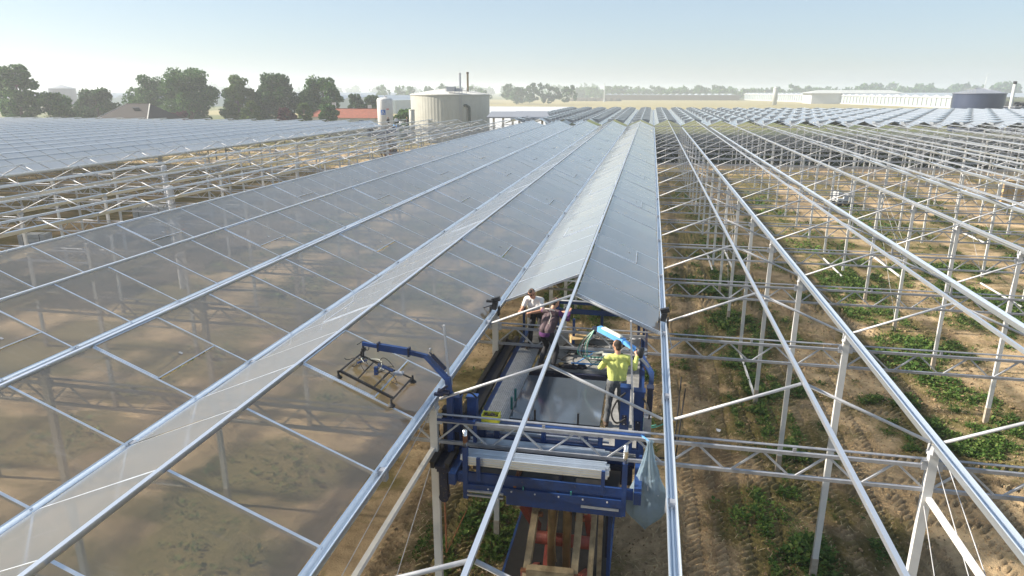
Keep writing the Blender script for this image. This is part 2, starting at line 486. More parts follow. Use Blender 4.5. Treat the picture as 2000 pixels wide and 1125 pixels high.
def ground_mat():
    m = bpy.data.materials.new('sandy_soil'); m.use_nodes = True
    nt = m.node_tree; L = nt.links.new
    b = nt.nodes['Principled BSDF']; b.inputs['Roughness'].default_value = .95; b.inputs['Specular IOR Level'].default_value = .15
    geo = nd(nt, 'ShaderNodeNewGeometry')
    av = nd(nt, 'ShaderNodeAttribute', attribute_name='veg'); an = nd(nt, 'ShaderNodeAttribute', attribute_name='near'); at_ = nd(nt, 'ShaderNodeAttribute', attribute_name='track')
    n1 = nd(nt, 'ShaderNodeTexNoise', Scale=.7, Detail=8.0, Roughness=.65); L(geo.outputs['Position'], n1.inputs['Vector'])
    sand = nd(nt, 'ShaderNodeValToRGB'); e = sand.color_ramp.elements
    e[0].position = .30; e[0].color = (.185, .135, .078, 1); e[1].position = .68; e[1].color = (.49, .365, .22, 1)
    n5 = nd(nt, 'ShaderNodeTexNoise', Scale=.22, Detail=3.0); L(geo.outputs['Position'], n5.inputs['Vector'])
    mm = nd(nt, 'ShaderNodeMath', operation='MULTIPLY_ADD'); L(n5.outputs[0], mm.inputs[0]); mm.inputs[1].default_value = .7; mm.inputs[2].default_value = -.37
    ms = nd(nt, 'ShaderNodeMath', operation='ADD'); L(n1.outputs[0], ms.inputs[0]); L(mm.outputs[0], ms.inputs[1])
    L(ms.outputs[0], sand.inputs[0])
    n2 = nd(nt, 'ShaderNodeTexNoise', Scale=6.5, Detail=6.0, Roughness=.7); L(geo.outputs['Position'], n2.inputs['Vector'])
    cov = nd(nt, 'ShaderNodeValToRGB'); e = cov.color_ramp.elements
    e[0].position = .30; e[0].color = (.045, .055, .012, 1); e[1].position = .72; e[1].color = (.17, .135, .05, 1)
    L(n2.outputs[0], cov.inputs[0])
    # veg mask : attribute + fine noise
    ma = nd(nt, 'ShaderNodeMath', operation='MULTIPLY_ADD'); L(n2.outputs[0], ma.inputs[0]); ma.inputs[1].default_value = .38; L(av.outputs['Fac'], ma.inputs[2])
    vm = nd(nt, 'ShaderNodeMapRange'); vm.inputs[1].default_value = .60; vm.inputs[2].default_value = .76; L(ma.outputs[0], vm.inputs[0])
    vm2 = nd(nt, 'ShaderNodeMath', operation='MULTIPLY'); L(vm.outputs[0], vm2.inputs[0]); vm2.inputs[1].default_value = .85
    mx = nd(nt, 'ShaderNodeMixRGB'); L(vm2.outputs[0], mx.inputs[0]); L(sand.outputs[0], mx.inputs[1]); L(cov.outputs[0], mx.inputs[2])
    # far country: dull green fields
    n3 = nd(nt, 'ShaderNodeTexNoise', Scale=.012, Detail=3.0); L(geo.outputs['Position'], n3.inputs['Vector'])
    far = nd(nt, 'ShaderNodeValToRGB'); e = far.color_ramp.elements
    e[0].position = .35; e[0].color = (.08, .11, .04, 1); e[1].position = .65; e[1].color = (.20, .19, .09, 1)
    L(n3.outputs[0], far.inputs[0])
    sp = nd(nt, 'ShaderNodeSeparateXYZ'); L(geo.outputs['Position'], sp.inputs[0])
    fy = nd(nt, 'ShaderNodeMapRange'); fy.inputs[1].default_value = 110; fy.inputs[2].default_value = 190; L(sp.outputs[1], fy.inputs[0])
    mf = nd(nt, 'ShaderNodeMixRGB'); L(fy.outputs[0], mf.inputs[0]); L(mx.outputs[0], mf.inputs[1]); L(far.outputs[0], mf.inputs[2])
    L(mf.outputs[0], b.inputs['Base Color'])
    n4 = nd(nt, 'ShaderNodeTexNoise', Scale=22.0, Detail=5.0, Roughness=.7); L(geo.outputs['Position'], n4.inputs['Vector'])
    bp = nd(nt, 'ShaderNodeBump', Strength=1.0, Distance=.05); L(n4.outputs[0], bp.inputs['Height']); L(bp.outputs[0], b.inputs['Normal'])
    return m


gm.materials.append(ground_mat())
tag(put('ground', gm), kind='structure')


def quads_mesh(name, P, m, kindless=True):
    """P: (n,k,3) polygons of k corners"""
    n, k, _ = P.shape
    me = bpy.data.meshes.new(name)
    me.vertices.add(n * k); me.vertices.foreach_set('co', P.reshape(-1).astype(np.float32))
    me.loops.add(n * k); me.loops.foreach_set('vertex_index', np.arange(n * k, dtype=np.int32))
    me.polygons.add(n); me.polygons.foreach_set('loop_start', (np.arange(n) * k).astype(np.int32)); me.polygons.foreach_set('loop_total', np.full(n, k, np.int32))
    me.materials.append(m); me.update(); me.validate()
    return me


def ground_h(x, y):
    i = np.clip(np.searchsorted(gx, x) - 1, 0, nx - 2); j = np.clip(np.searchsorted(gy, y) - 1, 0, ny - 2)
    return H[j, i]


# weeds: rosettes of leaves where the ground cover is thick
def weeds(n, x0, x1, y0, y1, thr, size, leaves):
    xs = rng.uniform(x0, x1, n); ys = y0 + (y1 - y0) * rng.random(n)
    v = veg_field(xs, ys) + .25 * (fbm(xs * 3.1, ys * 3.1, 2) - .5)
    t_, _l = track_mask(xs, ys)
    keep = (v - .18 * t_ > thr + rng.uniform(-.03, .07, n))
    xs, ys, v = xs[keep], ys[keep], v[keep]
    n = len(xs)
    sc = size * rng.uniform(.45, 1.25, n) * np.clip(.7 + (v - thr) * 3, .6, 1.7)
    P = []
    for k in range(leaves):
        a = rng.uniform(0, 2 * PI, n); el = rng.uniform(.05, 1.05, n); ln = sc * rng.uniform(.6, 1.2, n); w = ln * rng.uniform(.45, .8, n)
        z0 = ground_h(xs, ys) + rng.uniform(0, .10, n) * (sc / size)
        off = sc * rng.uniform(0, .8, n)
        bx = xs + np.cos(a) * off * .7; by = ys + np.sin(a) * off * .7
        dx, dy = np.cos(a), np.sin(a)
        def pt(t, s, lift):
            return np.stack([bx + dx * ln * t * np.cos(el) - dy * w * s, by + dy * ln * t * np.cos(el) + dx * w * s, z0 + ln * t * np.sin(el) + lift * ln], 1)
        P.append(np.stack([pt(0, 0, 0), pt(.5, .5, .08), pt(1, 0, -.12), pt(.5, -.5, .08)], 1))
    return np.concatenate(P)


W = np.concatenate([weeds(30000, -7, 14, 2.5, 17, .585, .11, 8), weeds(26000, -7, 14, 2.5, 17, .50, .05, 5), weeds(36000, -6, 30, 15, 40, .535, .14, 6), weeds(6000, -22, -5, -2, 30, .60, .12, 5), weeds(26000, -6, 30, 15, 40, .49, .09, 4), weeds(30000, -42, 46, 24, 75, .54, .22, 4)])
tag(put('weeds', quads_mesh('weeds', W, M['weed'])), 'low green weeds growing in patches on the sandy ground', 'weeds', kind='stuff')

# clods and dry bits scattered over the soil
def clods(n, x0, x1, y0, y1, s0, s1):
    xs = rng.uniform(x0, x1, n); ys = y0 + (y1 - y0) * rng.random(n) ** 1.3
    sc = s0 + (s1 - s0) * rng.random(n) ** 3
    c = np.stack([xs, ys, ground_h(xs, ys) + sc * .25], 1)
    ax = rng.normal(size=(n, 3, 3)); q, _r = np.linalg.qr(ax)
    k = sc[:, None, None] * rng.uniform(.6, 1.2, (n, 3, 1)); q = q * k
    V_ = np.stack([c + q[:, 0], c - q[:, 0], c + q[:, 1], c - q[:, 1], c + q[:, 2], c - q[:, 2]], 1)
    T_ = [(0, 2, 4), (2, 1, 4), (1, 3, 4), (3, 0, 4), (2, 0, 5), (1, 2, 5), (3, 1, 5), (0, 3, 5)]
    return np.concatenate([V_[:, t] for t in T_])
M['clod'] = mat('dry_soil_clod', (.30, .21, .12), .95, 0, .35, 3.0)
M['strawbit'] = mat('dry_straw_bit', (.46, .38, .22), .9, 0, .25, 3.0)
tag(put('soil_clods', quads_mesh('soil_clods', np.concatenate([clods(13000, -7, 13, 2.8, 18, .012, .055), clods(6000, -8, 24, 16, 34, .03, .08)]), M['clod'])), 'dry clods of soil scattered over the sandy ground', 'soil', kind='stuff')
n_ = 7000; xs_ = rng.uniform(-7, 16, n_); ys_ = rng.uniform(2.8, 24, n_); a_ = rng.uniform(0, PI, n_); l_ = rng.uniform(.03, .12, n_); z_ = ground_h(xs_, ys_) + .025
d_x, d_y = np.cos(a_) * l_, np.sin(a_) * l_; wx, wy = -np.sin(a_) * .006, np.cos(a_) * .006; zz_ = rng.uniform(-.01, .03, n_)
SB = np.stack([np.stack([xs_ - d_x - wx, ys_ - d_y - wy, z_ - zz_], 1), np.stack([xs_ + d_x - wx, ys_ + d_y - wy, z_ + zz_], 1), np.stack([xs_ + d_x + wx, ys_ + d_y + wy, z_ + zz_ + .004], 1), np.stack([xs_ - d_x + wx, ys_ - d_y + wy, z_ - zz_ + .004], 1)], 1)
tag(put('straw_bits', quads_mesh('straw_bits', SB, M['strawbit'])), 'dry straw and stalks lying on the soil', 'straw', kind='stuff')

# straw field, dark band and road beyond the old greenhouse
fm = MB(); fm.add([(-260, 300, .02), (330, 300, .02), (330, 880, .02), (-260, 880, .02)], [(0, 1, 2, 3)])
tag(fm.build('straw_field', M['straw']), kind='structure')

# ------------------------------------------------------------------ greenhouse steel
ZG, RISE = 6.42, 0.847
ZR = ZG + RISE
SL = math.atan2(RISE, 2.0)
SLEN = math.hypot(2.0, RISE)
Y0F, Y1F = -10.0, 95.0
ROWS = [5.0 * k for k in range(-1, 20)]


def dist(x, y, z=6.0):
    return (Vector((x, y, z)) - CAM).length


# posts (shared mesh, base at the origin)
pb = MB(); pb.box((0, 0, 3.40), (.135, .10, 5.66)); pb.box((0, 0, 6.245), (.17, .16, .05))
post_me = pb.mesh('post', M['white'])
stub_me = MB().box((0, 0, .28), (.15, .13, .60)).mesh('post_foot', M['concrete'])
bracket_me = MB().box((0, .0, 6.05), (.30, .07, .16)).box((0, 0, 6.20), (.10, .065, .20)).box((0, 0, 6.32), (.12, .22, .12)).mesh('post_head', M['galv'])
# gutter: U channel, 1 m long unit along +Y, scaled in Y
def gutter_mesh():
    prof = [(x_ * .72, z_) for x_, z_ in [(-.095, .07), (-.105, .06), (-.085, -.02), (-.055, -.085), (.055, -.085), (.085, -.02), (.105, .06), (.095, .07), (.072, .055), (.05, -.03), (.02, -.055), (.014, -.02), (-.014, -.02), (-.02, -.055), (-.05, -.03), (-.072, .055)]]
    mb = MB(); n = len(prof)
    vs_ = [(x, y, z) for y in (0, 1) for x, z in prof]
    mb.add(vs_, [(i, (i + 1) % n, (i + 1) % n + n, i + n) for i in range(n)] + [tuple(range(n)), tuple(range(2 * n - 1, n - 1, -1))])
    return mb.mesh('gutter', M['alu'])
gutter_me = gutter_mesh()
ridge_me = MB().box((0, .5, 0), (.036, 1, .07)).box((0, .5, .040), (.058, 1, .014)).mesh('ridge_bar', M['alubar'])
# rafter lying along +X from the ridge down the slope
rafter_me = MB().tube((.03, 0, 0), (SLEN - .10, 0, 0), .027, n=8).mesh('rafter', M['galv'], True)
bar_me = MB().box((SLEN / 2, 0, 0), (SLEN - .10, .030, .045)).box((SLEN / 2, 0, .028), (SLEN - .10, .045, .012)).mesh('glazing_bar', M['alubar'])
collar_me = MB().tube((-.42, 0, -.20), (.42, 0, -.20), .016, n=6).mesh('collar_tie', M['white'])


def truss_mesh(web):
    mb = MB()
    mb.bar((.06, 0, 6.03), (7.94, 0, 6.03), .055, .055)
    mb.bar((.06, 0, 5.62), (7.94, 0, 5.62), .055, .055)
    mb.tube((.06, .03, 6.135), (7.94, .03, 6.135), .019, n=6)
    for x in (1.95, 4.02, 6.0):
        mb.box((x, .015, 6.085), (.05, .05, .07))
    mb.bar((4.0, 0, 6.03), (4.0, 0, 6.34), .05, .05)
    if web:
        for i in range(8):
            mb.bar((i + .05, 0, 5.63), (i + .47, 0, 6.01), .030, .030)
            mb.bar((i + .53, 0, 6.01), (i + .95, 0, 5.63), .030, .030)
    return mb.mesh('truss', M['galvd'])
truss_full = truss_mesh(True)
truss_bare = truss_mesh(False)
diag_up = MB().bar((.05, 0, 5.63), (.47, 0, 6.01), .030, .030).mesh('diagonal', M['galv'])
diag_dn = MB().bar((.53, 0, 6.01), (.95, 0, 5.63), .030, .030).mesh('diagonal', M['galv'])


def place_truss(parent, x, y):
    if dist(x + 4, y) < 34 and -16 < x < 16:
        t = put('truss', truss_bare, parent, (x, y, 0))
        for i in range(8):
            put('diagonal', diag_up, t, (i, 0, 0)); put('diagonal', diag_dn, t, (i, 0, 0))
    else:
        t = put('truss', truss_full, parent, (x, y, 0))
    return t


def place_post(parent, x, y):
    p = put('post', post_me, parent, (x, y, 0))
    if dist(x, y) < 45:
        put('post_foot', stub_me, p)
        put('post_head', bracket_me, p)
    return p


def limited(parent, name, items, mesh, limit=300):
    """items: (loc, rot). the nearest `limit` are objects, the rest one joined part"""
    items = sorted(items, key=lambda it: dist(*it[0]))
    for loc, rot in items[:limit]:
        put(name, mesh, parent, loc, rot)
    rest = items[limit:]
    if rest:
        base = np.array([v.co[:] for v in mesh.vertices]); polys = [tuple(p.vertices) for p in mesh.polygons]
        mids = [p.material_index for p in mesh.polygons]
        mb = MB()
        for loc, rot in rest:
            Mx = np.array(Euler(rot).to_matrix())
            pts = base @ Mx.T + np.array(loc)
            b = len(mb.v)
            mb.v += [tuple(p) for p in pts]
            mb.f += [tuple(i + b for i in f) for f in polys]
            mb.m += mids
        o = mb.build('far_' + name + 's', list(mesh.materials), parent)
        o['kind'] = 'stuff'


def long_bar(parent, name, me, x, z, y0, y1):
    o = put(name, me, parent, (x, y0, z)); o.scale = (1, y1 - y0, 1); return o


def strut(parent, name, p, q, w, m):
    mb = MB().bar(p, q, w, w) if w > .025 else MB().tube(p, q, w, n=5)
    return mb.build(name, m, parent)


# --- open frame on the right
fr = thing('greenhouse_frame', 'open white steel greenhouse frame without glass right of the workers\' platform', 'frame', (4, 0, 0))
def loc_in(par, items):
    return [((l[0] - par.location.x, l[1] - par.location.y, l[2] - par.location.z), r) for l, r in items]
class Frame:
    def __init__(s, root): s.root = root; s.off = Vector(root.location)
# children positions are given in world space: parent inverse keeps it simple
def keep_world(root):
    inv = Matrix.Translation(root.location).inverted()
    for c in root.children:
        c.matrix_parent_inverse = inv

POSTS_R = [4 + 8 * i for i in range(0, 8)]
for x in POSTS_R:
    for y in ROWS:
        place_post(fr, x, y)
for i in range(-1, 8):
    for y in ROWS:
        place_truss(fr, 4 + 8 * i, y)
for g in range(1, 17):
    long_bar(fr, 'gutter', gutter_me, 4 * g, ZG, Y0F, Y1F)
    long_bar(fr, 'ridge_bar', ridge_me, 4 * g - 2, ZR, Y0F, Y1F)
items = []
for g in range(1, 17):
    for y in ROWS:
        if g == 1 or True:
            items.append(((4 * g - 2, y, ZR - .02), (0, SL, 0)))
            items.append(((4 * g - 2, y, ZR - .02), (0, SL, PI)))
# the bare rafters of the bay being glazed
limited(fr, 'rafter', items, rafter_me)
for (x, y, z) in ((4, 0, 5.48), (12, 30, 2.72), (4, 30, 2.75), (20, 40, 2.6), (12, 10, 5.48), (28, 45, 2.7)):
    strut(fr, 'strut', (x + .03, y, z), (x + .03, y - 4.95, z), .075, M['white'])
for (x, y) in ((12, 40), (4, 40), (20, 35), (4, 20)):
    strut(fr, 'strut', (x, y, .18), (x, y - 4.95, .18), .075, M['white'])
for x, y in ((4, 0), (12, 30), (4, 30), (20, 40)):
    strut(fr, 'brace_wire', (x + .06, y, 6.1), (x + .06, y - 5, 3.2), .007, M['galv'])
    strut(fr, 'brace_wire', (x - .02, y, 5.4), (x - .02, y - 5, .6), .007, M['galv'])
    strut(fr, 'brace_wire', (x + .12, y, 6.3), (x + .12, y - 5, 3.9), .007, M['galv'])
keep_world(fr)

# --- frame below the five glazed bays
fg = thing('greenhouse_frame', 'white posts and trusses standing blurred beneath the diffuse glass roof', 'frame', (-12, 0, 0))
for x in (-4, -12):
    for y in ROWS:
        place_post(fg, x, y)
for x in (-12, -20):
    for y in ROWS:
        place_truss(fg, x, y)
strut(fg, 'strut', (-4.03, 0, 5.46), (-4.03, -4.95, 5.46), .075, M['white'])
strut(fg, 'brace_wire', (-4.06, 0, 6.15), (-4.06, -5, 5.55), .007, M['galv'])
strut(fg, 'brace_wire', (-4.0, 0, 5.4), (-4.0, -4.6, 3.2), .007, M['galv'])
keep_world(fg)

# --- open frame on the left
fl = thing('greenhouse_frame', 'open grey steel greenhouse frame between the two glazed roofs on the left', 'frame', (-28, 10, 0))
for x in (-20, -28, -36):
    for y in ROWS[2:]:
        place_post(fl, x, y)
for x in (-28, -36, -44):
    for y in ROWS[2:]:
        place_truss(fl, x, y)
items = []
for g in range(-10, -5):
    if g > -10: long_bar(fl, 'gutter', gutter_me, 4 * g, ZG, -2, Y1F)
    if -9 <= g + 0 and g < -5:
        pass
for g in range(-9, -4):
    xr = 4 * g - 2
    long_bar(fl, 'ridge_bar', ridge_me, xr, ZR, -2, Y1F)
    for y in ROWS[1:]:
        items.append(((xr, y, ZR - .02), (0, SL, 0)))
        items.append(((xr, y, ZR - .02), (0, SL, PI)))
limited(fl, 'rafter', items, rafter_me)
for (x, y, z) in ((-28, 40, 5.4), (-20, 30, 5.4), (-36, 30, 2.7)):
    strut(fl, 'strut', (x, y, z), (x, y - 4.95, z), .075, M['white'])
keep_world(fl)
for i, (x, y, lab) in enumerate(((-28, 25, 'thick post wrapped in white foil, nearer of the two in the left frame'), (-36, 35, 'thick post wrapped in white foil, farther of the two in the left frame'))):
    wp = thing('wrapped_post', lab, 'post', (x, y, 0), group='foil wrapped posts')
    MB().lathe([(.19, 0), (.20, 1.0), (.185, 1.2), (.2, 2.4), (.19, 3.1), (.205, 4.4), (.19, 5.2), (.2, 6.2)], n=10).build('foil_wrap', M['wrap'], wp)
    for z in (1.1, 3.0, 5.1):
        MB().lathe([(.206, z), (.212, z + .02), (.206, z + .06)], n=10).build('tape_band', M['galv'], wp)

# ------------------------------------------------------------------ glass panes
BAR = [0.8333 + 1.66667 * k for k in range(-7, 57)]      # bar positions along Y
PW = 1.66667 - .05
def pane_mesh(x0, x1, w=PW):
    """slab lying along +X (down the slope) with its outer face up"""
    mb = MB()
    vs_ = [(x, y, z) for z in (.0, .006) for x, y in ((x0, -w / 2), (x1, -w / 2), (x1, w / 2), (x0, w / 2))]
    mb.add(vs_, [(4, 5, 6, 7)], 0)
    mb.add(vs_, [(3, 2, 1, 0), (0, 1, 5, 4), (1, 2, 6, 5), (2, 3, 7, 6), (3, 0, 4, 7)], 1)
    return mb.mesh('glass_pane', [M['glass'], M['gedge']])
VD = 1.38                                               # vent depth down the slope
pane_full = pane_mesh(.06, SLEN - .10)
pane_low = pane_mesh(VD + .02, SLEN - .10)
vent_glass = pane_mesh(.08, VD - .02, PW - .05)
vf = MB()
for s in (-1, 1): vf.box((VD / 2 + .02, s * (PW / 2 - .005), .0), (VD - .06, .022, .020))
vf.box((VD - .01, 0, .0), (.022, PW, .020)).box((.06, 0, 0), (.022, PW, .020))
vent_me = vf.mesh('vent_window', M['alubar'])
rod_me = MB().tube((VD - .25, .1, -.02), (VD - .55, .1, -.55), .012, n=5).box((VD - .25, .1, -.0), (.07, .05, .04)).mesh('push_rod', M['galv'])


def is_vent(y, side):
    # right slopes open at 9.17 + 10n, left slopes at 2.5 + 10n
    k = (y - (9.1667 + .8333)) if side > 0 else (y - (2.5 + .8333))
    return abs(k / 10.0 - round(k / 10.0)) < .02


def jit(a): return rng.uniform(-a, a)


def glazed_bay(xr, label, start_r, start_l, own_left_gutter=True, yend=94.3):
    b = thing('glazed_roof_bay', label, 'glass roof', (xr, 0, ZG), group='glazed bays of the new roof')
    def W_(o):
        o.matrix_parent_inverse = Matrix.Translation(b.location).inverted(); return o
    W_(long_bar(b, 'gutter', gutter_me, xr + 2, ZG, Y0F, Y1F))
    W_(long_bar(b, 'ridge_bar', ridge_me, xr, ZR, Y0F, Y1F))
    for yj in (-5.6, -2.4, 0.9, 4.2, 9.2, 14.2, 19.2, 24.2):
        W_(put('gutter_joint', joint_me, b, (xr + 2, yj, ZG - .03)))
    for side, start in ((1, start_r), (-1, start_l)):
        rz = 0 if side > 0 else PI
        for y in BAR:
            if start - .01 <= y < yend + .1:
                W_(put('glazing_bar', bar_me, b, (xr, y, ZR - .012), (0, SL, rz)))
                if side > 0 and y < 40:
                    W_(put('collar_tie', collar_me, b, (xr, y, ZR)))
            yc = y + .83333
            if start - .01 <= y and y + 1.6 < yend + .1:
                rot = (R(jit(.40)), SL + R(jit(.30)), rz)
                if is_vent(yc, side):
                    v = W_(put('vent_window', vent_me, b, (xr, yc, ZR + .030), (0, SL - R(.12 + abs(jit(.25))), rz)))
                    put('glass_pane', vent_glass, v, (0, 0, 0))
                    if y < 40: put('push_rod', rod_me, v, (0, 0, 0))
                    W_(put('glass_pane', pane_low, b, (xr, yc, ZR + .016), rot))
                else:
                    W_(put('glass_pane', pane_full, b, (xr, yc, ZR + .016), rot))
    return b


joint_me = MB().box((0, 0, -.01), (.158, .10, .165)).mesh('gutter_joint', M['galvd'])
glazed_bay(-2, 'rightmost glass roof bay, ending open above the workers', 4.16, 5.83)
glazed_bay(-6, 'glass roof bay with the suction frame on it, second from the right', -7.6, -7.6)
glazed_bay(-10, 'diffuse glass roof bay third from the right, middle of the five', -7.6, -7.6)
glazed_bay(-14, 'diffuse glass roof bay fourth from the right', -6, -6)
glazed_bay(-18, 'diffuse glass roof bay at the left edge, bordering the open frame', -4, -4)
# first bare rafters of the bay being glazed
br = thing('bare_rafters', 'bare rafter pairs of the unglazed near end of the bay over the platform', 'rafters', (-2, 0, ZG))
for y in (-5, 0, 4.12):
    for rz in (0, PI):
        o = put('rafter', rafter_me, br, (-2, y, ZR - .03), (0, SL, rz)); o.matrix_parent_inverse = Matrix.Translation(br.location).inverted()

# far-left glazed roof
fr2 = thing('glazed_greenhouse', 'large finished glass roof at far left in front of the trees', 'greenhouse', (-70, 55, 0))
items = []; vitems = []
for i in range(0, 17):
    xr = -42 - 4 * i
    long_bar(fr2, 'gutter', gutter_me, xr + 2, ZG, 5, 91)
    long_bar(fr2, 'ridge_bar', ridge_me, xr, ZR, 5, 91)
    for y in BAR:
        if 18 < y < 89:
            for rz in (0, PI):
                items.append(((xr, y + .833, ZR + .016), (R(jit(.35)), SL + R(jit(.25)), rz)))
for x in (-44, -52, -60):
    for y in ROWS[4:-1:2]:
        put('post', post_me, fr2, (x, y, 0))
pane_fl = pane_full.copy(); pane_fl.materials[0] = M['glassfl']
limited(fr2, 'glass_pane', items, pane_fl)
gab = MB()
for i in range(17):
    xr = -42 - 4 * i
    gab.tube((xr, 90.9, ZR - .02), (xr + 2, 90.9, ZG), .03, n=5); gab.tube((xr, 90.9, ZR - .02), (xr - 2, 90.9, ZG), .03, n=5)
gab.build('gable_rafters', M['galv'], fr2)
keep_world(fr2)

# ------------------------------------------------------------------ older greenhouse beyond the frame
og = thing('old_greenhouse', 'long older greenhouse with rows of opened roof vents beyond the open frame', 'greenhouse', (30, 100, 0))
OY0, OY1 = 100.0, 187.0
roofm = glass_mat('old_greenhouse_glass', .25, .2, .55, .10, 1.0, .2, (.85, .9, .9))
me_r = MB()
for side in (-1, 1):
    me_r.add([(0, 0, RISE), (0, OY1 - OY0, RISE), (side * 1.92, OY1 - OY0, .03), (side * 1.92, 0, .03), (0, 0, RISE - .01), (0, OY1 - OY0, RISE - .01), (side * 1.92, OY1 - OY0, .02), (side * 1.92, 0, .02)],
             [(0, 1, 2, 3) if side < 0 else (3, 2, 1, 0), (4, 5, 6, 7) if side > 0 else (7, 6, 5, 4), (0, 3, 7, 4), (1, 5, 6, 2)], 0)
me_bay = me_r.mesh('roof_bay', roofm)
xs_og = [-22 + 4 * i for i in range(34)]
vents = []
M['clothshade'] = mat('dark_cloth_shade', (.05, .065, .065), .9, 0, .2, .5)
M['ventshade'] = mat('open_vent_shade', (.20, .22, .24), .7, 0, .2, 1)  # shade inside the opened vents, put into the colour of their gap faces
for x in xs_og:
    put('roof_bay', me_bay, og, (x, OY0, ZG))
    long_bar(og, 'gutter', gutter_me, x + 2, ZG, OY0, OY1)
    long_bar(og, 'ridge_bar', ridge_me, x, ZR, OY0, OY1)
    for k in range(17):
        vents.append(((x, OY0 + 2.5 + 5 * k + (2.5 if (int(x) // 4) % 2 else 0), ZR + .03), (0, R(8), 0)))
        if k % 2 == 0: vents.append(((x, OY0 + 4.6 + 5 * k, ZR + .03), (0, R(8), PI)))
ov = MB()
ov.box((.72, 0, .015), (1.38, 1.62, .02), mi=0)
for s in (-.8, .8): ov.add([(.05, s, .0), (1.38, s, .0), (1.34, s, -.34)], [(0, 1, 2)], 1)
ov.add([(1.38, -.8, 0), (1.38, .8, 0), (1.34, .8, -.33), (1.34, -.8, -.33)], [(0, 1, 2, 3)], 1)
limited(og, 'open_vent', vents, ov.mesh('open_vent', [roofm, M['ventshade']]))
for i in range(69):
    x = -24 + 2 * i
    MBx = put('mullion', MB().box((0, 0, 3.2), (.07, .07, 6.4)).mesh('mullion', M['white']) if i == 0 else mull_me, og, (x, OY0 - .05, 0))
    if i == 0: mull_me = MBx.data
MB().box((44, OY0, .35), (136, .12, .7)).build('plinth', M['concrete'], og)
MB().box((44, OY0 - .02, 3.1), (136, .06, .08)).box((44, OY0 - .02, 6.3), (136, .08, .12)).build('rail', M['galv'], og)
MB().box((44, OY0 + 3.5, 1.6), (136, .15, 3.2)).build('cloth_shade_backdrop', M['clothshade'], og)  # upright dark sheet: shaded interior and black ground cover put into one colour
keep_world(og)
n = 26000
P0 = np.stack([rng.uniform(-24, 90, n), rng.uniform(100.5, 103, n), rng.uniform(.4, 4.6, n) - .6 * rng.random(n)], 1)
def rand_quads(P, s):
    n = len(P)
    a = rng.normal(size=(n, 3)); a /= np.linalg.norm(a, axis=1)[:, None]
    b = np.cross(a, rng.normal(size=(n, 3))); b /= np.linalg.norm(b, axis=1)[:, None]
    s = np.broadcast_to(s, n)[:, None]
    a = a * s; b = b * s * .62
    return np.stack([P - a, P + b, P + a, P - b], 1)
tag(put('crop_rows', quads_mesh('crop_rows', rand_quads(P0, rng.uniform(.18, .38, n)), M['crop'])), 'tall green crop behind the front of the older greenhouse', 'plants', kind='stuff')

#PART2
# ------------------------------------------------------------------ trees
def crown_points(cx_, cy_, z0, z1, rad, blobs, n, seed, low=.35):
    r_ = np.random.default_rng(seed)
    hgt = z1 - z0
    C_ = []
    for i in range(blobs):
        t = r_.random() ** .8
        zz = z0 + hgt * (.12 + .82 * t)
        env = math.sqrt(max(.05, 1 - (2 * (.12 + .82 * t) - 1) ** 2)) * (1.0 if t > .3 else .9)
        a = r_.uniform(0, 2 * PI); q = rad * env * r_.uniform(.35, .88)
        C_.append((cx_ + math.cos(a) * q, cy_ + math.sin(a) * q, zz, rad * r_.uniform(.17, .33)))
    C_.append((cx_, cy_, z0 + hgt * .55, rad * .5)); C_.append((cx_, cy_, z1 - rad * .3, rad * .3))
    per = max(1, n // len(C_)); out = []
    for (x, y, z, r0) in C_:
        d = r_.normal(size=(per, 3)); d /= np.linalg.norm(d, axis=1)[:, None]
        rr = r0 * r_.uniform(.35, 1.12, per) ** .6
        out.append(np.array([x, y, z]) + d * rr[:, None] * np.array([1, 1, .85]))
    return np.concatenate(out), C_


def tree(name, label, x, y, h, rad, leafm, n=4200, base=.22, blobs=16, seed=1, group='trees behind the far left roof', ls=.34):
    t = thing(name, label, 'tree', (x, y, 0), group=group)
    P, C_ = crown_points(0, 0, h * base * .3, h, rad * 1.05, int(blobs * 2.6), int(n * 1.7), seed)
    put('crown', quads_mesh('crown', rand_quads(P, rng.uniform(.6, 1.3, len(P)) * ls * 1.0), leafm), t)
    tb = MB()
    tb.tube((0, 0, 0), (0.1, 0, h * .45), rad * .075 + .08, rad * .05 + .05, 8)
    tb.tube((.1, 0, h * .45), (0, .1, h * .85), rad * .05 + .05, .04, 6)
    for (bx, by, bz, br_) in C_[:9]:
        zz = max(h * .25, bz - abs(bx) * .7 - h * .1)
        tb.tube((0.05, 0, min(zz, h * .7)), (bx, by, bz), .11, .03, 5)
    tb.build('trunk', M['bark'], t)
    return t


tree('oak_tree', 'tall loose tree cut off by the left picture edge', -141, 125, 17.4, 4.6, M['leafA'], 5200, .12, 20, 11)
tree('oak_tree', 'lower spreading tree right of the leftmost tall tree', -134.5, 128, 11.4, 4.6, M['leafA'], 4200, .10, 16, 12)
tree('oak_tree', 'round dark tree between the gap and the brown roof', -143.2, 150, 12.0, 5.6, M['leafC'], 5200, .10, 18, 13)
tree('oak_tree', 'upright tree directly behind the brown roofed house', -140.8, 168, 15.6, 6.2, M['leafA'], 5600, .15, 18, 14)
tree('oak_tree', 'broadest and tallest crown of the tree row', -126.5, 165, 17.0, 8.0, M['leafA'], 8200, .12, 26, 15)
tree('oak_tree', 'airy pale tree right of the broadest crown', -116.2, 172, 15.6, 4.9, M['leafB'], 3400, .15, 14, 16)
tree('oak_tree', 'slim tree between the airy pale tree and the dense oak', -111.0, 180, 15.0, 4.0, M['leafA'], 3400, .15, 12, 17)
tree('oak_tree', 'dense dark oak left of the last tall tree', -105.6, 175, 16.0, 6.0, M['leafC'], 6200, .10, 20, 18)
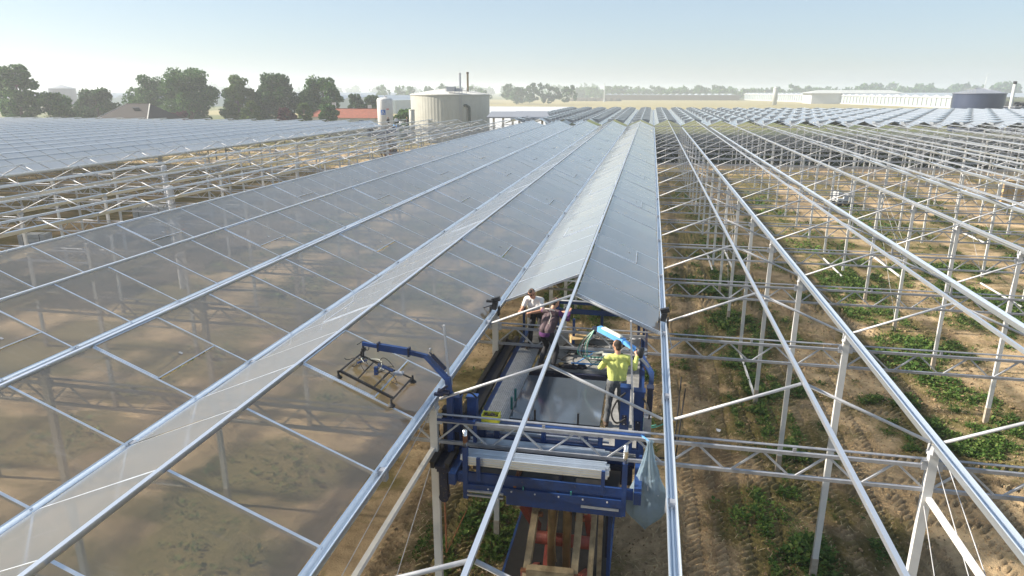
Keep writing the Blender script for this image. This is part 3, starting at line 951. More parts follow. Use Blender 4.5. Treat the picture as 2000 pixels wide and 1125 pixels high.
tree('oak_tree', 'rounded oak at the right end of the tall tree row', -93.8, 180, 15.1, 6.3, M['leafA'], 6200, .14, 20, 19)
tree('garden_shrub', 'light green rounded shrub in front of the dense oak', -98.9, 150, 9.1, 2.8, M['leafB'], 2200, .05, 9, 20, 'garden shrubs')
tree('garden_shrub', 'yellow green shrub left of the red roofed house', -84.6, 150, 8.6, 2.2, M['leafB'], 1700, .05, 8, 21, 'garden shrubs')
tree('garden_shrub', 'purple leaved shrub left of the red roofed house', -88.2, 148, 7.6, 2.3, M['leafR'], 1500, .05, 8, 22, 'garden shrubs')
tree('garden_shrub', 'dark green shrub touching the left end of the red roof', -80.6, 155, 8.4, 2.8, M['leafA'], 2200, .05, 9, 23, 'garden shrubs')
tree('garden_shrub', 'purple red shrub below the broadest tree crown', -117.5, 148, 6.6, 2.6, M['leafR'], 1500, .05, 8, 24, 'garden shrubs')
tree('garden_tree', 'dark clipped block of trees behind the red roof', -93.0, 202, 10.8, 3.6, M['leafC'], 3600, .03, 12, 25)
tree('garden_tree', 'dark clipped tree right beside the block behind the red roof', -87.8, 202, 10.3, 3.4, M['leafC'], 3400, .03, 12, 26)
tree('garden_shrub', 'green shrubs between the white tank and the cream silo', -58.5, 150, 7.0, 3.4, M['leafA'], 2600, .03, 10, 27, 'garden shrubs')
tree('garden_shrub', 'low dark shrub beside the cream silo', -54.5, 158, 6.4, 2.8, M['leafC'], 2000, .03, 9, 28, 'garden shrubs')

for (x, y, h, r_, sd_, lab) in ((-120.8, 178, 12.0, 4.4, 41, 'lower tree filling the gap right of the broadest crown'), (-113.2, 178, 11.5, 4.2, 42, 'lower tree behind the light green shrub'), (-99.8, 184, 12.2, 4.6, 43, 'lower tree between the dense oak and the last tall tree'), (-133.5, 172, 12.5, 4.8, 44, 'lower tree between the upright tree and the broadest crown'), (-147.5, 130, 15.0, 4.0, 45, 'tree at the very left picture edge')):
    tree('oak_tree', lab, x, y, h, r_, M['leafA'], 3600, .06, 14, sd_)

# distant woods: one mass of crowns along the horizon
def wood(name, label, specs, seed, leafm):
    r_ = np.random.default_rng(seed); Q = []
    for (x, y, h, rad, n) in specs:
        P, _c = crown_points(x, y, h * .02, h, rad, 11, n, int(r_.integers(1e6)))
        Q.append(rand_quads(P, r_.uniform(.7, 1.4, len(P)) * rad * .15))
    tag(put(name, quads_mesh(name, np.concatenate(Q), leafm)), label, 'woods', kind='stuff')


r2 = np.random.default_rng(91)
wood('woodland', 'dark clump of trees at the left end of the straw field', [(-122 + i * 6.2 + r2.uniform(-2, 2), 575 + r2.uniform(-14, 14), r2.uniform(13, 18), r2.uniform(5, 7.5), 520) for i in range(10)], 5, M['leafC'])
wood('woodland', 'hazy tree belt along the horizon behind the straw field', [(-120 + i * 13 + r2.uniform(-5, 5), 1010 + r2.uniform(-40, 60), r2.uniform(10, 19), r2.uniform(11, 17), 260) for i in range(44)] + [(-120 + i * 10 + r2.uniform(-5, 5), 1090 + r2.uniform(-30, 60), r2.uniform(9, 16), r2.uniform(12, 18), 200) for i in range(58)], 6, M['leafA'])
wood('woodland', 'faint far trees left of the cream silo', [(-260 + i * 11 + r2.uniform(-5, 5), 640 + r2.uniform(-30, 30), r2.uniform(10, 19), r2.uniform(7, 10), 260) for i in range(14)], 8, M['leafA'])
wood('woodland', 'faint far tree line beyond the dark blue tank at right', [(330 + i * 20 + r2.uniform(-8, 8), 1150 + r2.uniform(-60, 60), r2.uniform(16, 26), r2.uniform(12, 18), 260) for i in range(26)], 9, M['leafA'])
wood('woodland', 'very faint tree line on the left horizon', [(-1500 + i * 42 + r2.uniform(-20, 20), 1500 + r2.uniform(-120, 120), r2.uniform(12, 24), r2.uniform(24, 36), 160) for i in range(34)], 10, M['leafA'])

# ------------------------------------------------------------------ tanks
def silo(name, label, x, y, r, h, apex, mw, mr, rib=True, n=144, roof_parts=True):
    t = thing(name, label, 'tank', (x, y, 0))
    mb = MB()
    pts = []; zs = [0, h]
    for z in zs:
        for i in range(n):
            a = 2 * PI * i / n
            rr = r + (.035 if (rib and i % 2) else 0)
            pts.append((rr * math.cos(a), rr * math.sin(a), z))
    mb.add(pts, [(i, (i + 1) % n, (i + 1) % n + n, i + n) for i in range(n)])
    mb.build('wall', mw, t)
    MB().lathe([(r + .18, h - .10), (r + .18, h + .06), (r * .5, h + apex * .58), (.35, h + apex), (.02, h + apex + .02)], n=36).build('roof', mr, t)
    MB().lathe([(r + .10, h - .18), (r + .20, h - .16), (r + .20, h - .02), (r + .10, h)], n=60, cap=False).build('rim', mw, t)
    for k in range(18):
        a = 2 * PI * k / 18
        MB().bar((math.cos(a) * r, math.sin(a) * r, h + .08), (math.cos(a) * .5, math.sin(a) * .5, h + apex + .03), .10, .05).build('roof_seam', mr, t)
    return t


S1 = silo('storage_silo', 'large cream corrugated tank with shallow cone roof', -47.6, 152, 9.3, 10.7, 1.5, M['tank'], M['tankroof'])
# equipment on the silo: faces the camera side (angle about -70 deg)
def on_silo(deg, rr, z): return (rr * math.cos(R(deg)), rr * math.sin(R(deg)), z)
p = on_silo(-50, 9.6, 0)
MB().tube(on_silo(-48, 9.75, 0), on_silo(-48, 9.75, 7.9), .30, n=12).tube(on_silo(-48, 9.75, 7.9), on_silo(-52, 9.75, 8.35), .30, n=12).tube(on_silo(-52, 9.75, 8.35), on_silo(-54, 9.2, 8.35), .30, n=12).build('down_pipe', M['darkpipe'], S1)
lad = MB()
for s in (-.6, .6): lad.bar(on_silo(-60 + s * 2.0, 9.7, 0), on_silo(-60 + s * 2.0, 9.7, 11.6), .07, .07)
for i in range(22): lad.bar(on_silo(-61.2, 9.7, .4 + i * .5), on_silo(-58.8, 9.7, .4 + i * .5), .05, .05)
lad.build('ladder', M['galvd'], S1)
ck = MB().box(on_silo(-72, 7.6, 11.9), (1.9, 1.2, 1.1)).box(on_silo(-62, 7.8, 11.7), (2.2, .8, .7)); ck.build('roof_unit', M['galvd'], S1)
rl = MB()
for i in range(7):
    a = -80 + i * 6
    rl.bar(on_silo(a, 9.1, 10.9), on_silo(a, 9.1, 12.2), .05, .05)
rl.bar(on_silo(-80, 9.1, 12.15), on_silo(-62, 9.1, 12.15), .05, .05).bar(on_silo(-62, 9.1, 12.15), on_silo(-44, 9.1, 12.15), .05, .05).bar(on_silo(-80, 9.1, 11.6), on_silo(-44, 9.1, 11.6), .05, .05)
rl.build('railing', M['galvd'], S1)
for (x, h, lab) in ((-44.3, 15.5, 'pale steel flue pipe beside the cream silo, left one'), (-42.6, 15.7, 'brown steel flue pipe beside the cream silo, right one')):
    c = thing('flue_pipe', lab, 'chimney', (x, 149.0 if x < -43 else 149.6, 0), group='flue pipes')
    MB().lathe([(.24, 0), (.24, h - .4)], n=14).build('stack', M['galvd'] if x < -43 else M['cyl'], c)
    MB().lathe([(.30, h - .4), (.30, h), (.22, h), (.22, h - .4)], n=14).build('cap', M['galv'] if x < -43 else M['bark'], c)
w = thing('gas_tank', 'tall white gas tank with a blue square sign', 'tank', (-51.0, 118.5, 0))
MB().lathe([(1.50, 0), (1.50, 9.85), (1.44, 10.05), (1.25, 10.2), (.6, 10.3), (.05, 10.33)], n=32).build('shell', M['white'], w, True)
MB().tube((0, 0, 10.4), (0, 0, 10.75), .12, n=8).box((0.4, -.2, 10.45), (.3, .3, .25)).build('valve', M['galv'], w)
# sign: blue square with a white A shape and a short red word, bent on the shell
def on_shell(a, z, r=1.51): return (r * math.sin(a), -r * math.cos(a), z)
sg = MB()
for i in range(6):
    a0, a1 = -.02 + (i / 6 - .5) * .62 + .12, -.02 + ((i + 1) / 6 - .5) * .62 + .12
    sg.add([on_shell(a0, 7.15), on_shell(a1, 7.15), on_shell(a1, 8.05), on_shell(a0, 8.05)], [(0, 1, 2, 3)])
sg.build('sign_square', M['bluelogo'], w)
sa = MB()
def stroke(mb, pts, wd, r=1.516):
    for (a0, z0), (a1, z1) in zip(pts[:-1], pts[1:]):
        mb.add([on_shell(a0 - wd, z0, r), on_shell(a0 + wd, z0, r), on_shell(a1 + wd, z1, r), on_shell(a1 - wd, z1, r)], [(0, 1, 2, 3)])
stroke(sa, [(-.08, 7.28), (.06, 7.9)], .035); stroke(sa, [(.06, 7.9), (.16, 7.6)], .035); stroke(sa, [(.16, 7.6), (.28, 7.28)], .035)
sa.add([on_shell(-.02, 7.40, 1.516), on_shell(.2, 7.40, 1.516), on_shell(.2, 7.5, 1.516), on_shell(-.02, 7.5, 1.516)], [(0, 1, 2, 3)])
sa.build('sign_letter', M['white'], w)
sr = MB()
for k in range(3):
    a0 = .55 + k * .11
    sr.add([on_shell(a0, 8.02), on_shell(a0 + .075, 8.02), on_shell(a0 + .075, 8.3), on_shell(a0, 8.3)], [(0, 1, 2, 3)])
sr.build('sign_word', M['redlogo'], w)
c2 = thing('small_silo', 'narrow cream cylinder leaning against the left foot of the silo', 'tank', (-53.9, 142.2, 0))
MB().lathe([(.65, 0), (.65, 7.4), (.5, 7.5), (.02, 7.55)], n=18).build('shell', M['tank'], c2, True)
MB().lathe([(.67, 7.25), (.70, 7.28), (.70, 7.38), (.67, 7.4)], n=18, cap=False).build('rim', M['tank'], c2)

S2 = silo('storage_silo', 'dark blue steel tank with grey cone roof at right', 92.7, 218, 6.6, 10.8, 1.5, M['tankdk'], M['galvd'], False, 72)
for z in (2.5, 5.0, 7.5): MB().lathe([(6.60, z), (6.63, z + .03), (6.60, z + .06)], n=72, cap=False).build('weld_band', M['tankdk'], S2)
rl = MB()
for i in range(5):
    a = -150 + i * 7
    rl.bar((6.3 * math.cos(R(a)), 6.3 * math.sin(R(a)), 10.8), (6.3 * math.cos(R(a)), 6.3 * math.sin(R(a)), 12.0), .07, .07)
rl.bar((6.3 * math.cos(R(-150)), 6.3 * math.sin(R(-150)), 12), (6.3 * math.cos(R(-122)), 6.3 * math.sin(R(-122)), 12), .07, .07)
rl.build('railing', M['farwhite'], S2)
ch = thing('white_chimney', 'white chimney with dark tip at the right picture edge', 'chimney', (95.6, 205, 0))
MB().lathe([(.42, 0), (.40, 13.3)], n=16).build('stack', M['farwhite'], ch, True)
MB().lathe([(.45, 13.3), (.45, 14.0), (.3, 14.0)], n=16).build('tip', M['black'], ch)
rb = np.random.default_rng(4)
hp = MB()
for i in range(40):
    hp.box((rb.uniform(-7, 7), rb.uniform(-1.5, 1.5), rb.uniform(7.2, 8.2)), tuple(rb.uniform(.4, 1.6, 3)), Matrix.Rotation(rb.uniform(0, 3), 3, 'Z') @ Matrix.Rotation(rb.uniform(0, 1), 3, 'X'))
t = thing('boiler_house', 'dark low boiler house with roof clutter beside the dark blue tank', 'building', (104, 205, 0))
hp.build('roof_clutter', M['black'], t); MB().box((0, 0, 3.6), (17, 6, 7.2)).build('wall', M['blued'], t); MB().box((0, 0, 7.3), (17.4, 6.4, .2)).build('roof', M['galvd'], t)

# ------------------------------------------------------------------ houses
def hip_house(name, label, x, y, rz, L, D, hw, hr, mroof, mwall, hip=True, chim=True, wins=()):
    t = thing(name, label, 'house', (x, y, 0), rz)
    MB().box((0, 0, hw / 2), (L, D, hw)).build('wall', mwall, t)
    e = .45; k = (D / 2 if hip else .0)
    rf = MB(); a, b = L / 2 + e, D / 2 + e
    rf.add([(-a, -b, hw), (a, -b, hw), (a, b, hw), (-a, b, hw), (-a + k, 0, hw + hr), (a - k, 0, hw + hr)], [(0, 1, 5, 4), (1, 2, 5), (2, 3, 4, 5), (3, 0, 4), (3, 2, 1, 0)])
    ro = rf.build('roof', mroof, t)
    MB().bar((-a + k, 0, hw + hr + .03), (a - k, 0, hw + hr + .03), .25, .12).build('ridge_cap', mroof, ro)
    if hip:
        for (p0, p1) in (((-a, -b, hw), (-a + k, 0, hw + hr)), ((a, -b, hw), (a - k, 0, hw + hr))):
            MB().bar((p0[0], p0[1], p0[2] + .04), (p1[0], p1[1], p1[2] + .04), .22, .12).build('hip_cap', M['bldg'] if name == 'brown_roofed_house' else mroof, ro)
    if chim:
        MB().box((L * .18, .3, hw + hr + .2), (.9, .7, 1.5)).build('chimney', M['bldg'], ro)
    for wx in wins:
        f = MB().box((wx, -D / 2 - .03, hw * .55), (1.5, .08, 1.2)).build('window', M['white'], t)
        MB().box((wx, -D / 2 - .06, hw * .55), (1.3, .06, 1.0)).build('pane', M['wglass'], f)
    return t


hb = hip_house('brown_roofed_house', 'house with dark brown hipped roof below the trees', -123.4, 141, R(-12), 17, 10, 4.9, 3.6, M['browntile'], M['brick'], True, False, (-5, 0, 5))
MB().box((2.6, -2.6, 7.2), (2.2, .12, 1.2), Matrix.Rotation(R(36), 3, 'X')).build('roof_window', M['wglass'], hb)
hip_house('red_roofed_house', 'long low house with bright red tiled roof left of the white tank', -77.6, 168, R(6), 15, 8, 4.6, 2.3, M['redtile'], M['bldg'], False, True, (-5, -2, 1.5, 5))
hip_house('red_roofed_house', 'shorter red roofed wing left of the long red roof', -87.5, 170, R(6), 8, 8, 4.8, 2.7, M['redtile'], M['bldg'], True, True, (-2, 2))

# ------------------------------------------------------------------ far greenhouses and halls
def far_greenhouse(name, label, x0, x1, y0, y1, h, bay, wall_m, posts=0, post_w=.4):
    t = thing(name, label, 'greenhouse', ((x0 + x1) / 2, y0, 0))
    def W_(o): o.matrix_parent_inverse = Matrix.Translation(t.location).inverted(); return o
    n_ = max(1, int((x1 - x0) / bay)); rf = MB()
    for i in range(n_):
        a = x0 + i * bay; m_ = a + bay / 2; b_ = a + bay
        rf.add([(a, y0, h), (m_, y0, h + bay * .21), (m_, y1, h + bay * .21), (a, y1, h), (b_, y0, h), (b_, y1, h)], [(0, 1, 2, 3), (1, 4, 5, 2), (0, 4, 1)])
    W_(rf.build('roof', M['oldroof'], t))
    W_(MB().box(((x0 + x1) / 2, (y0 + y1) / 2, h / 2), (x1 - x0, y1 - y0, h)).build('wall', wall_m, t))
    return t


M['oldroof'] = mat('far_glass_roof', (.33, .37, .41), .28, 0, .06, .02, spec=.8)
M['farglass'] = mat('far_glass_wall', (.30, .36, .38), .3, 0, .1, .05, spec=.7)
M['brownwall'] = mat('far_brown_hedge', (.12, .09, .07), .8, 0, .15, .05)
far_greenhouse('far_greenhouse', 'low far greenhouse strip behind the straw field', -60, 104, 890, 960, 6.0, 8, M['brownwall'])
far_greenhouse('far_greenhouse', 'pale far greenhouse left of the cream silo', -215, -130, 335, 470, 6.8, 8, M['farglass'])
far_greenhouse('far_greenhouse', 'very faint far greenhouse on the left horizon', -900, -330, 700, 900, 6.5, 12, M['farglass'])
far_greenhouse('far_greenhouse', 'wide faint greenhouse between the left trees', -520, -300, 470, 600, 6.0, 10, M['farglass'])
# greenhouse with a long wall of white columns: wall runs from (200,505) to (111,918)
A = Vector((201, 505, 0)); B = Vector((112, 915, 0)); d_ = (B - A); LW = d_.length; ang = math.atan2(d_.y, d_.x)
cg = thing('column_greenhouse', 'far greenhouse with a long wall of white columns at right', 'greenhouse', A, ang)
MB().box((LW / 2, -1.0, 3.4), (LW, 1.0, 6.8)).build('wall', M['farglass'], cg)
colm = MB().box((0, 0, 3.6), (.75, .5, 7.2)).mesh('column', M['farwhite'])
for i in range(76):
    put('column', colm, cg, (2 + i * (LW - 4) / 75, -.2, 0))
MB().box((LW / 2, -.2, 7.1), (LW, .7, .7)).build('eaves_beam', M['farwhite'], cg)
MB().box((LW / 2, -.2, .5), (LW, .6, 1.0)).build('plinth', M['farwhite'], cg)
rf = MB()
for i in range(34):
    x0 = i * LW / 34; w_ = LW / 34
    rf.add([(x0, -.6, 7.4), (x0 + w_ / 2, -.6, 8.9), (x0 + w_, -.6, 7.4), (x0, -260, 7.4), (x0 + w_ / 2, -260, 8.9), (x0 + w_, -260, 7.4)], [(0, 1, 4, 3), (1, 2, 5, 4), (0, 2, 1)])
rf.build('roof', M['oldroof'], cg)
hl = thing('white_roofed_hall', 'low hall with broad white roof on the right horizon', 'building', (178, 690, 0))
MB().box((0, 0, 4.6), (74, 40, 9.2)).build('wall', M['flatroof'], hl)
MB().add([(-40, -22, 9.2), (40, -22, 9.2), (34, 0, 12.0), (-28, 0, 12.0), (40, 22, 9.2), (-40, 22, 9.2)], [(0, 1, 2, 3), (3, 2, 4, 5), (0, 3, 5), (1, 4, 2)]).build('roof', M['farwhite'], hl)
MB().box((22, -20.3, 4.0), (14, .3, 5)).build('gate', M['blued'], hl)
wc = thing('white_cylinder_tank', 'slim white cylinder tank left of the white roofed hall', 'tank', (99, 605, 0))
MB().lathe([(1.9, 0), (1.9, 13.4), (1.4, 14.2), (.1, 14.5)], n=16).build('shell', M['farwhite'], wc, True)
MB().lathe([(1.95, 12.9), (2.0, 13.0), (1.95, 13.2)], n=16, cap=False).build('rim', M['galvd'], wc)
hzt = silo('storage_silo', 'faint grey tank with cone roof in haze behind the left trees', -411, 422, 8.4, 13.0, 2.2, M['tankdk'], M['galvd'], False, 48)
fb = thing('water_basin', 'pale grey covered water basin beyond the older greenhouse', 'basin', (-40, 250, 0))
MB().add([(-34, -75, 0), (14, -80, 0), (8, 60, 0), (-44, 60, 0), (-30, -68, 4.6), (11, -73, 4.6), (4, 55, 4.6), (-40, 55, 4.6)], [(0, 1, 5, 4), (1, 2, 6, 5), (2, 3, 7, 6), (3, 0, 4, 7)]).build('bank', M['flatroof'], fb)
MB().add([(-30, -68, 4.55), (11, -73, 4.55), (4, 55, 4.55), (-40, 55, 4.55)], [(0, 1, 2, 3)]).build('cover', M['flatroof'], fb)
for (x, y, z, sx, lab) in ((-21.5, 113, 6.9, 3.4, 'grey ventilation hood on posts right of the silo, nearer one'), (-28, 120, 6.6, 3.0, 'grey ventilation hood on posts right of the silo, farther one')):
    v = thing('ventilation_hood', lab, 'hood', (x, y, 0), R(8), 'ventilation hoods')
    MB().add([(-sx, -1.6, z), (sx, -1.6, z), (sx * .8, 1.6, z + .9), (-sx * .8, 1.6, z + .9), (-sx, -1.6, z + .25), (sx, -1.6, z + .25), (sx * .8, 1.6, z + 1.15), (-sx * .8, 1.6, z + 1.15)], [(0, 1, 2, 3), (4, 5, 6, 7), (0, 1, 5, 4), (1, 2, 6, 5), (2, 3, 7, 6), (3, 0, 4, 7)]).build('hood', M['galvd'], v)
    for s in (-.6, 0, .6): MB().box((s * sx, 0, z / 2), (.4, .4, z)).build('leg', M['white'], v)
sh = MB(); rs = np.random.default_rng(12)
for i in range(26):
    a, b = rs.uniform(-1, 1), rs.uniform(-1, 1)
    sh.lathe([(6, 0), (5, 1.6), (2.5, 3.0), (.3, 3.6)], (a * 26, b * 6, 0), 9)
t = thing('soil_heap', 'long dark heap of soil at the far edge of the straw field', 'heap', (-62, 800, 0)); sh.build('heap', M['soilheap'], t)
for (x, y, h, lab, tilt) in ((-51, 760, 19, 'thin white mast above the soil heap', 0), (374, 900, 30, 'thin leaning white mast on the far right horizon', 4)):
    m_ = thing('mast', lab, 'mast', (x, y, 0), group='distant masts')
    MB().tube((0, 0, 0), (h * math.sin(R(tilt)), 0, h), .7, .35, 8).build('pole', M['farwhite'], m_)
    MB().lathe([(1.3, 0), (1.3, 1.0), (.8, 1.2)], n=8).build('base', M['farwhite'], m_)

# small things on the ground inside the frames
def pallet(name, label, cat, x, y, rz, size, m):
    t = thing(name, label, cat, (x, y, 0), rz)
    pm = MB()
    for i in range(3): pm.box((0, (i - 1) * size[1] * .42, .07), (size[0], .1, .12))
    for i in range(5): pm.box(((i - 2) * size[0] * .22, 0, .145), (size[0] * .16, size[1], .022))
    pm.build('pallet', M['wood'], t)
    b = MB()
    for k in range(3): b.box((0, 0, .16 + size[2] * (k + .5) / 3), (size[0] * .95, size[1] * .93, size[2] / 3 - .02))
    b.build('load', m, t)
    for s in (-.3, .3): MB().box((s * size[0], 0, .16 + size[2] / 2), (.03, size[1] * .95, size[2] + .01)).build('strap', M['black'], t)
    return t


pallet('glass_pallet', 'white wrapped pallet load on the ground at the left picture edge', 'pallet', -46.5, 33, .3, (2.0, 1.2, .9), M['wrap'])
pallet('glass_pallet', 'pale blue stack of glass between posts of the left frame', 'pallet', -44, 43, .2, (3.0, 1.6, 1.5), M['wrap'])
pallet('glass_pallet', 'white wrapped load in the far part of the left frame', 'pallet', -40.5, 38, .1, (2.2, 1.2, 1.0), M['wrap'])
pallet('glass_pallet', 'beige crate of glass standing far right in the open frame', 'crate', 38.0, 72, .1, (2.4, 1.0, 2.2), M['card'])
k = thing('work_cart', 'small pale grey work cart in the open frame at right', 'cart', (19.6, 66, 0), .4)
MB().box((0, 0, .62), (2.0, 1.0, .16)).box((.6, 0, 1.0), (.6, .8, .6)).box((-.9, 0, 1.1), (.05, .9, .9)).build('body', M['flatroof'], k)
for sx in (-.7, .7):
    for sy in (-.5, .5): MB().tube((sx, sy - .06, .3), (sx, sy + .06, .3), .3, n=12).build('wheel', M['rubber'], k)
MB().box((-.5, 0, 1.2), (.6, .8, .4)).build('tool_box', M['galvd'], k)
#PART3
# ------------------------------------------------------------------ glazing platform on its scissor lift
gmch = thing('glazing_platform', 'blue glazing work platform on a scissor lift below the open roof bay', 'machine', (-2.1, 3, 0))
DZ = 5.40
def part(name, mb, m, parent=None, smooth=False):
    return mb.build(name, m, parent or gmch, smooth)


part('side_beam', MB().box((-3.52, 3.1, 5.26), (.12, 7.4, .20)), M['blue'])
part('side_beam', MB().box((-0.42, 3.1, 5.26), (.12, 7.4, .20)), M['blue'])
for y in (-.45, .55, 1.3, 3.62, 4.15, 5.6, 6.75):
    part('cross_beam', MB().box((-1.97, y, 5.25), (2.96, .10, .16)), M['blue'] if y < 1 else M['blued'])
# walkway grating: bearing bars
gr = MB().box((-3.205, 3.35, 5.385), (.50, 3.95, .012))
part('walkway_plate', gr, M['board'])
gb = MB()
for i in range(12): gb.box((-3.43 + i * .041, 3.35, 5.40), (.010, 3.95, .022))
for i in range(98): gb.box((-3.205, 1.40 + i * .0402, 5.404), (.49, .012, .018))
part('walkway_grating', gb, M['galv'])
part('right_walkway', MB().box((-.78, 3.0, 5.385), (.60, 5.0, .03)), M['board'])
part('rear_table', MB().box((-1.85, 5.0, 5.37), (2.1, 1.55, .05)).box((-1.85, 4.22, 5.34), (2.1, .03, .14)), M['board'])
part('rear_deck', MB().box((-1.97, 6.3, 5.36), (2.9, 1.0, .05)), M['board'])
part('well_shade_sheet', MB().box((-2.0, 3.9, 5.10), (1.9, .5, .02)), M['black'])  # black sheet paints the shade down in the open deck gap
part('front_deck', MB().box((-1.97, .92, 5.37), (2.9, .72, .03)), M['blued'])
for x in (-3.93, -3.66):
    part('side_rail', MB().box((x, 2.85, 5.36), (.07, 6.5, .10)).box((x, 2.85, 5.42), (.10, 6.5, .02)), M['black'])
part('rail_channel', MB().box((-3.795, 2.85, 5.30), (.20, 6.4, .06)), M['blued'])
for y in (0, 2, 4, 5.6): part('rail_bracket', MB().box((-3.74, y, 5.22), (.5, .08, .10)), M['blue'])
# rear railing
part('rear_rail', MB().box((-1.55, 6.45, 6.33), (2.3, .09, .10)), M['blue'])
part('rear_rail', MB().box((-1.55, 6.45, 6.08), (2.3, .07, .12)), M['blue'])
for x in (-2.65, -1.5, -.55): part('rail_post', MB().box((x, 6.52, 5.85), (.07, .07, .95)), M['blue'])
part('rail_post', MB().box((-3.5, 6.2, 5.9), (.06, .06, 1.05)), M['blue'])
part('rail_post', MB().box((-2.15, 5.75, 5.75), (.06, .06, .72)), M['blue'])
part('rail_post', MB().box((-.42, 6.0, 5.85), (.06, .06, .95)), M['blue'])
part('rail_post', MB().box((-.36, 4.6, 5.75), (.05, .05, .75)), M['rust'])
part('side_rail_bar', MB().box((-.36, 4.9, 6.1), (.05, 2.6, .05)), M['blued'])
# front crossbar with openings, behind the truss
cb = MB().box((-2.15, .38, 5.86), (3.6, .09, .09)).box((-2.15, .38, 5.585), (3.6, .09, .07))
for x in (-3.90, -3.3, -2.95, -2.1, -1.35, -1.1, -.70, -.40): cb.box((x, .38, 5.72), (.08 if x not in (-.70, -3.3) else .30, .085, .22))
part('front_crossbar', cb, M['blue'])
part('inner_profile', MB().box((-2.05, .52, 5.74), (2.2, .05, .05)).box((-2.05, .47, 5.66), (2.2, .05, .04)), M['alu'])
# left square hand frame
hf = MB().box((-3.97, -.02, 5.68), (.05, .05, .78)).box((-3.62, -.02, 6.06), (.75, .05, .05)).box((-3.27, .05, 5.7), (.06, .06, .75))
part('hand_frame', hf, M['blue'])
part('gear_motor', MB().box((-3.75, -.30, 4.98), (.14, .14, .50)).tube((-3.75, -.36, 4.72), (-3.75, -.24, 4.72), .09, n=12).box((-3.70, -.25, 5.3), (.3, .3, .10)), M['blued'])
part('hanging_rod', MB().tube((-3.75, -.3, 4.7), (-3.75, -.3, 3.55), .015, n=6).tube((-3.75, -.3, 3.55), (-3.35, -.3, 4.5), .010, n=6), M['rust'])
# front uprights, lower trough and wide apron
for x in (-3.30, -.64):
    u = part('upright', MB().box((x, -.50, 5.36), (.085, .085, .96)), M['blue'])
    part('clamp_handle', MB().tube((x, -.50, 5.84), (x, -.50, 6.16), .036, n=10), M['chrome'], u, True)
    part('clamp_band', MB().tube((x, -.50, 5.94), (x, -.50, 6.06), .040, n=10), M['rust'] if x < -2 else M['chrome'], u)
tr = MB().box((-1.97, -.50, 5.30), (2.60, .05, .16)).box((-1.97, -.52, 5.10), (2.60, .06, .14)).box((-1.97, -.30, 5.02), (2.6, .40, .03))
part('front_trough', tr, M['blue'])
part('front_apron', MB().box((-1.62, -.50, 4.96), (1.95, .06, .22)).box((-1.62, -.20, 4.86), (1.95, .6, .03)), M['blue'])
part('trough_step', MB().box((-2.95, -.56, 5.06), (.62, .05, .03)).box((-2.95, -.56, 4.98), (.62, .05, .03)), M['galvd'])
part('sun_patch_strip', MB().box((-1.02, -.535, 4.98), (.62, .012, .045)), M['galv'])  # pale strip stands in for a patch of sun on the front beam
for x in (-2.45, -1.72, -1.0): part('trough_rib', MB().box((x, -.2, 5.22), (.05, .62, .16)), M['rust'] if x < -2 else M['blued'])
for x in (-2.30, -1.50): part('teal_bolt', MB().box((x, -.535, 5.20), (.025, .02, .07)), M['teal'])
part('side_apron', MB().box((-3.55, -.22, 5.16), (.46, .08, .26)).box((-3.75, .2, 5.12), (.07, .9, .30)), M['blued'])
part('under_tray', MB().box((-1.97, .05, 5.14), (2.5, .7, .03)), M['black'])
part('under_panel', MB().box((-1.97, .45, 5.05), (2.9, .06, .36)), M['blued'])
for x in (-3.05, -.98): part('profile_stop', MB().box((x, -.62, 5.52), (.06, .05, .42)), M['blue'])
# pillars left and right
for (x, y, w, z1, m) in ((-3.66, .32, .15, 6.36, 'blue'), (-3.40, .42, .17, 6.34, 'blue'), (-3.84, .25, .10, 6.15, 'blued')):
    part('pillar', MB().box((x, y, (5.2 + z1) / 2), (w, .15, z1 - 5.2)).box((x, y - .01, z1 + .01), (w + .03, .18, .03)), M[m])
for (x, y, w, z1, m) in ((-.72, 1.28, .17, 6.38, 'blue'), (-.47, 1.33, .19, 6.30, 'blue'), (-.28, 1.40, .10, 6.35, 'blued')):
    part('pillar', MB().box((x, y, (5.2 + z1) / 2), (w, .15, z1 - 5.2)).box((x, y - .01, z1 + .01), (w + .03, .18, .03)), M[m])
part('control_box', MB().box((-.30, 1.15, 5.72), (.14, .2, .38)), M['galvd'])
def curve(pts, n=14):
    """Catmull-Rom through pts"""
    P = [Vector(p) for p in pts]; P = [P[0] * 2 - P[1]] + P + [P[-1] * 2 - P[-2]]; out = []
    for i in range(1, len(P) - 2):
        for k in range(n):
            t = k / n
            out.append(.5 * ((2 * P[i]) + (P[i + 1] - P[i - 1]) * t + (2 * P[i - 1] - 5 * P[i] + 4 * P[i + 1] - P[i + 2]) * t * t + (3 * P[i] - P[i - 1] - 3 * P[i + 1] + P[i + 2]) * t ** 3))
    out.append(P[-2]); return out
def hose(name, pts, r, m, parent=None): return part(name, MB().path(curve(pts, 8), r, 6), m, parent, True)
hose('hose', [(-.72, 1.18, 6.3), (-.86, 1.05, 6.2), (-.95, 1.0, 5.95), (-.86, 1.05, 5.75), (-.70, 1.18, 5.78)], .018, M['rubber'])
hose('hose', [(-.4, 1.22, 6.2), (-.30, 1.05, 6.1), (-.28, 1.05, 5.9), (-.36, 1.2, 5.85)], .018, M['rubber'])
hose('hose', [(-3.6, .3, 6.4), (-3.5, .2, 6.5), (-3.38, .25, 6.48), (-3.3, .35, 6.35)], .016, M['rubber'])
hose('hose', [(-3.9, .2, 6.1), (-3.95, .1, 5.8), (-3.85, .1, 5.5)], .014, M['rubber'])
# guide masts
part('guide_mast', MB().bar((-3.72, .30, 5.5), (-3.86, .30, 7.70), .045, .03), M['galv'])
part('guide_mast', MB().bar((-.55, 1.15, 5.5), (-.69, 1.15, 7.70), .075, .03), M['galv'])
